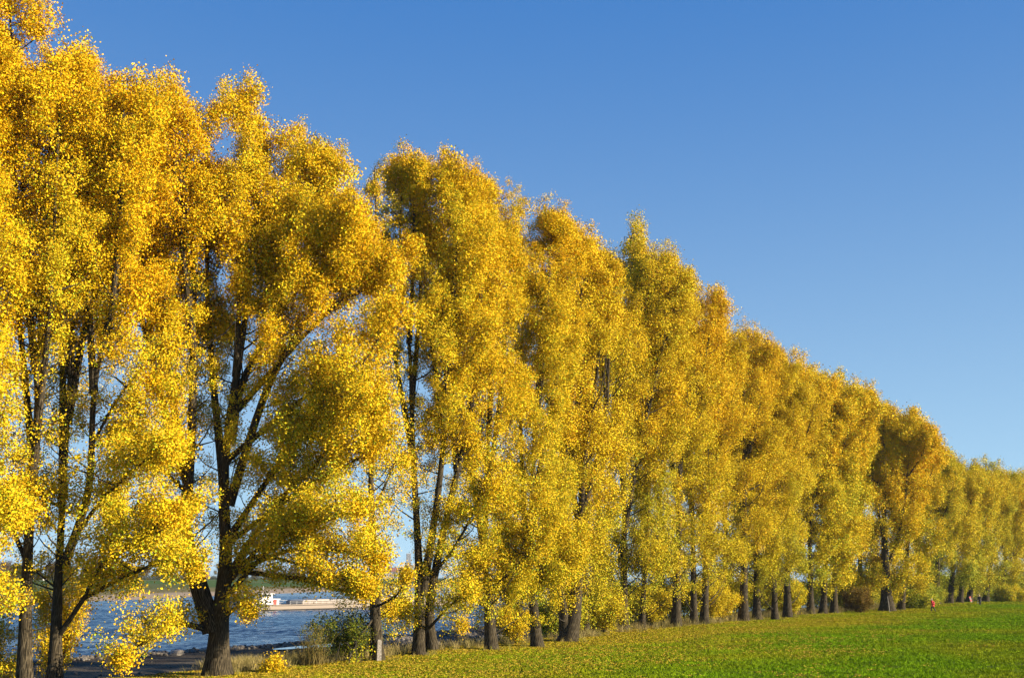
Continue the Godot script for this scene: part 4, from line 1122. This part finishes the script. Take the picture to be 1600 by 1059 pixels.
func far_side() -> void:
	var rng := RandomNumberGenerator.new()
	rng.seed = 55
	var tint := func(q: float, w: float, _p: Vector3) -> Color:
		var sand := Color(0.40, 0.31, 0.22)
		var dry := Color(0.20, 0.17, 0.07)
		var green := Color(0.075, 0.14, 0.03)
		var n := broad.get_noise_2d(q * 0.4, w * 1.6) * 6.0
		var c := sand.lerp(dry, smoothstep(13.0, 19.0, w + n * 0.5)).lerp(green, smoothstep(26.0, 46.0, w + n))
		return c.lerp(Color(0.16, 0.13, 0.06), smoothstep(0.1, 0.3, broad.get_noise_2d(q * 0.2 + 90.0, w * 1.2)) * 0.5 * smoothstep(30.0, 40.0, w)).lerp(Color(0.3, 0.26, 0.2), smoothstep(121.0, 123.0, w) * smoothstep(127.0, 125.0, w))
	tag(obj("far_bank", sheet(span([-1600, 200, -300, 10, 700, 60, 4200]), span([-60, 20, -10, 2.5, 60, 4, 150, 50, 450, 800, 5000]), far_at, tint, true), mats.meadow), "green meadow with a sandy shore across the river", "", "", "structure")
	# trees beyond the far meadow; sight lines from the camera give each bearing its place along the bank
	var kinds := [["grey brown half bare tree on the far bank", Color(0.17, 0.12, 0.07)], ["rusty orange tree on the far bank", Color(0.30, 0.15, 0.04)], ["dark green tree on the far bank", Color(0.06, 0.085, 0.03)], ["ochre tree on the far bank", Color(0.26, 0.19, 0.06)]]
	for i in 64:
		var bearing := -0.50 + 0.42 * (i + rng.randf_range(-2.5, 2.5)) / 64.0
		if bearing > -0.13: bearing -= 0.37 * rng.randf()
		var w := 138.0 + rng.randf_range(0, 70)
		# point on the line "w inland" in that bearing
		var dir := Vector3(bearing, 0, -1)
		var k := (FAR0.dot(FAR_IN) + w) / dir.dot(FAR_IN)
		var q := (dir * k - FAR0).dot(FAR_ALONG)
		if q > 900.0: continue
		var kind: Array = kinds[[0, 0, 1, 2, 3, 0, 2][rng.randi() % 7]]
		var root := thing("far_tree", far_at(q, w), rng.randf() * TAU)
		var h := rng.randf_range(5.0, 9.0) + 8.0 * pow(rng.randf(), 2.0)
		tag(root, kind[0], "tree", kind[0].replace(" tree on", " trees on"))
		var g := geo()
		tube(g, PackedVector3Array([Vector3(0, -0.5, 0), Vector3(0.2, h * 0.4, 0), Vector3(0, h * 0.85, 0.1)]), 0.3, 0.05, 7, 8)
		obj("trunk", build(g), mats.twig, root)
		var limbs := geo()
		var buf := PackedFloat32Array()
		for b in 26:
			var a := b * 2.4
			var y := h * rng.randf_range(0.1, 0.72)
			var L := h * 0.4 * rng.randf_range(0.4, 1.1) * (1.1 - y / h * 0.6)
			var tip := Vector3(cos(a) * L, y + L * 0.6, sin(a) * L)
			tube(limbs, PackedVector3Array([Vector3(0, y, 0), Vector3(cos(a) * L * 0.5, y + L * 0.2, sin(a) * L * 0.5), tip]), 0.08, 0.02, 4, 3)
			var j := rng.randf_range(0.75, 1.3)
			puff(buf, tip * 0.9, h * 0.085, 8, Color(kind[1].r * j, kind[1].g * j, kind[1].b * j), rng, 1.9)
		tag(obj("branches", build(limbs), mats.twig, root), "", "", "", "stuff")
		tag(scatter("crown", sprays[2], mats.leaf, buf, root), "", "", "", "stuff")
	var hedge := PackedFloat32Array()
	for i in 2600:
		var q := -260.0 + 900.0 * rng.randf()
		var high := 2.2 + 2.6 * broad.get_noise_1d(q * 1.7)
		if high < 1.2: continue
		put(hedge, spin(rng, rng.randf_range(1.6, 2.6)), far_at(q, 134.0 + rng.randf() * 5.0) + Vector3.UP * high * rng.randf(), Color(0.10, 0.085, 0.04).lerp(Color(0.05, 0.06, 0.03), rng.randf()))
	for i in 260:
		var q := -200.0 + 700.0 * rng.randf()
		if broad.get_noise_1d(q * 4.0 + 50.0) < 0.1: continue
		put(hedge, spin(rng, rng.randf_range(0.8, 1.8)), far_at(q, 20.0 + rng.randf() * 14.0) + Vector3.UP * 0.5, Color(0.16, 0.13, 0.05).lerp(Color(0.08, 0.09, 0.03), rng.randf()))
	tag(scatter("far_scrub", sprays[2], mats.leaf, hedge), "brown green scrub along the far bank's path", "scrub", "", "stuff")
	# a white marker on the far bank
	var mk := thing("marker_sign", far_at(95.0, 104.0), 0.4)
	tag(mk, "small white marker board on posts on the far bank", "sign")
	obj("board", boxed(Vector3(-0.8, 0.9, -0.06), Vector3(0.8, 2.4, 0.06), 0.01), mats.white, mk)
	for x in [-0.6, 0.6]: obj("post", boxed(Vector3(x - 0.06, -0.3, -0.19), Vector3(x + 0.06, 2.3, -0.07)), mats.dark, mk)
	# the town far off
	var stone := plain(lin(0.38, 0.36, 0.34), 0.8)
	var brick := plain(lin(0.36, 0.24, 0.19), 0.85)
	var tiles := plain(lin(0.33, 0.13, 0.09), 0.8)
	house("tall pale tower block hazy on the horizon", "tower_block", Vector3(-262, 4, -2650), Vector3(11, 60, 11), 0.2, plain(lin(0.25, 0.27, 0.31), 0.8), stone, 0.0)
	house("long low grey hall hazy on the horizon below the tower", "industrial_hall", Vector3(-190, 4, -1800), Vector3(60, 9, 20), 0.1, stone, stone, 0.0)
	house("red roofed house hazy on the horizon, left of the tower", "red_roof_house", Vector3(-212, 4, -1900), Vector3(26, 12, 14), -0.1, brick, tiles, 7.0)
	house("red roofed house hazy on the horizon, nearest the slim dark trunk", "red_roof_house", Vector3(-240, 4, -2000), Vector3(22, 10, 14), 0.3, brick, tiles, 6.0)
	house("broad brick block hazy on the horizon behind the red roofs", "brick_block", Vector3(-235, 4, -2150), Vector3(44, 18, 16), 0.1, brick, stone, 0.0)
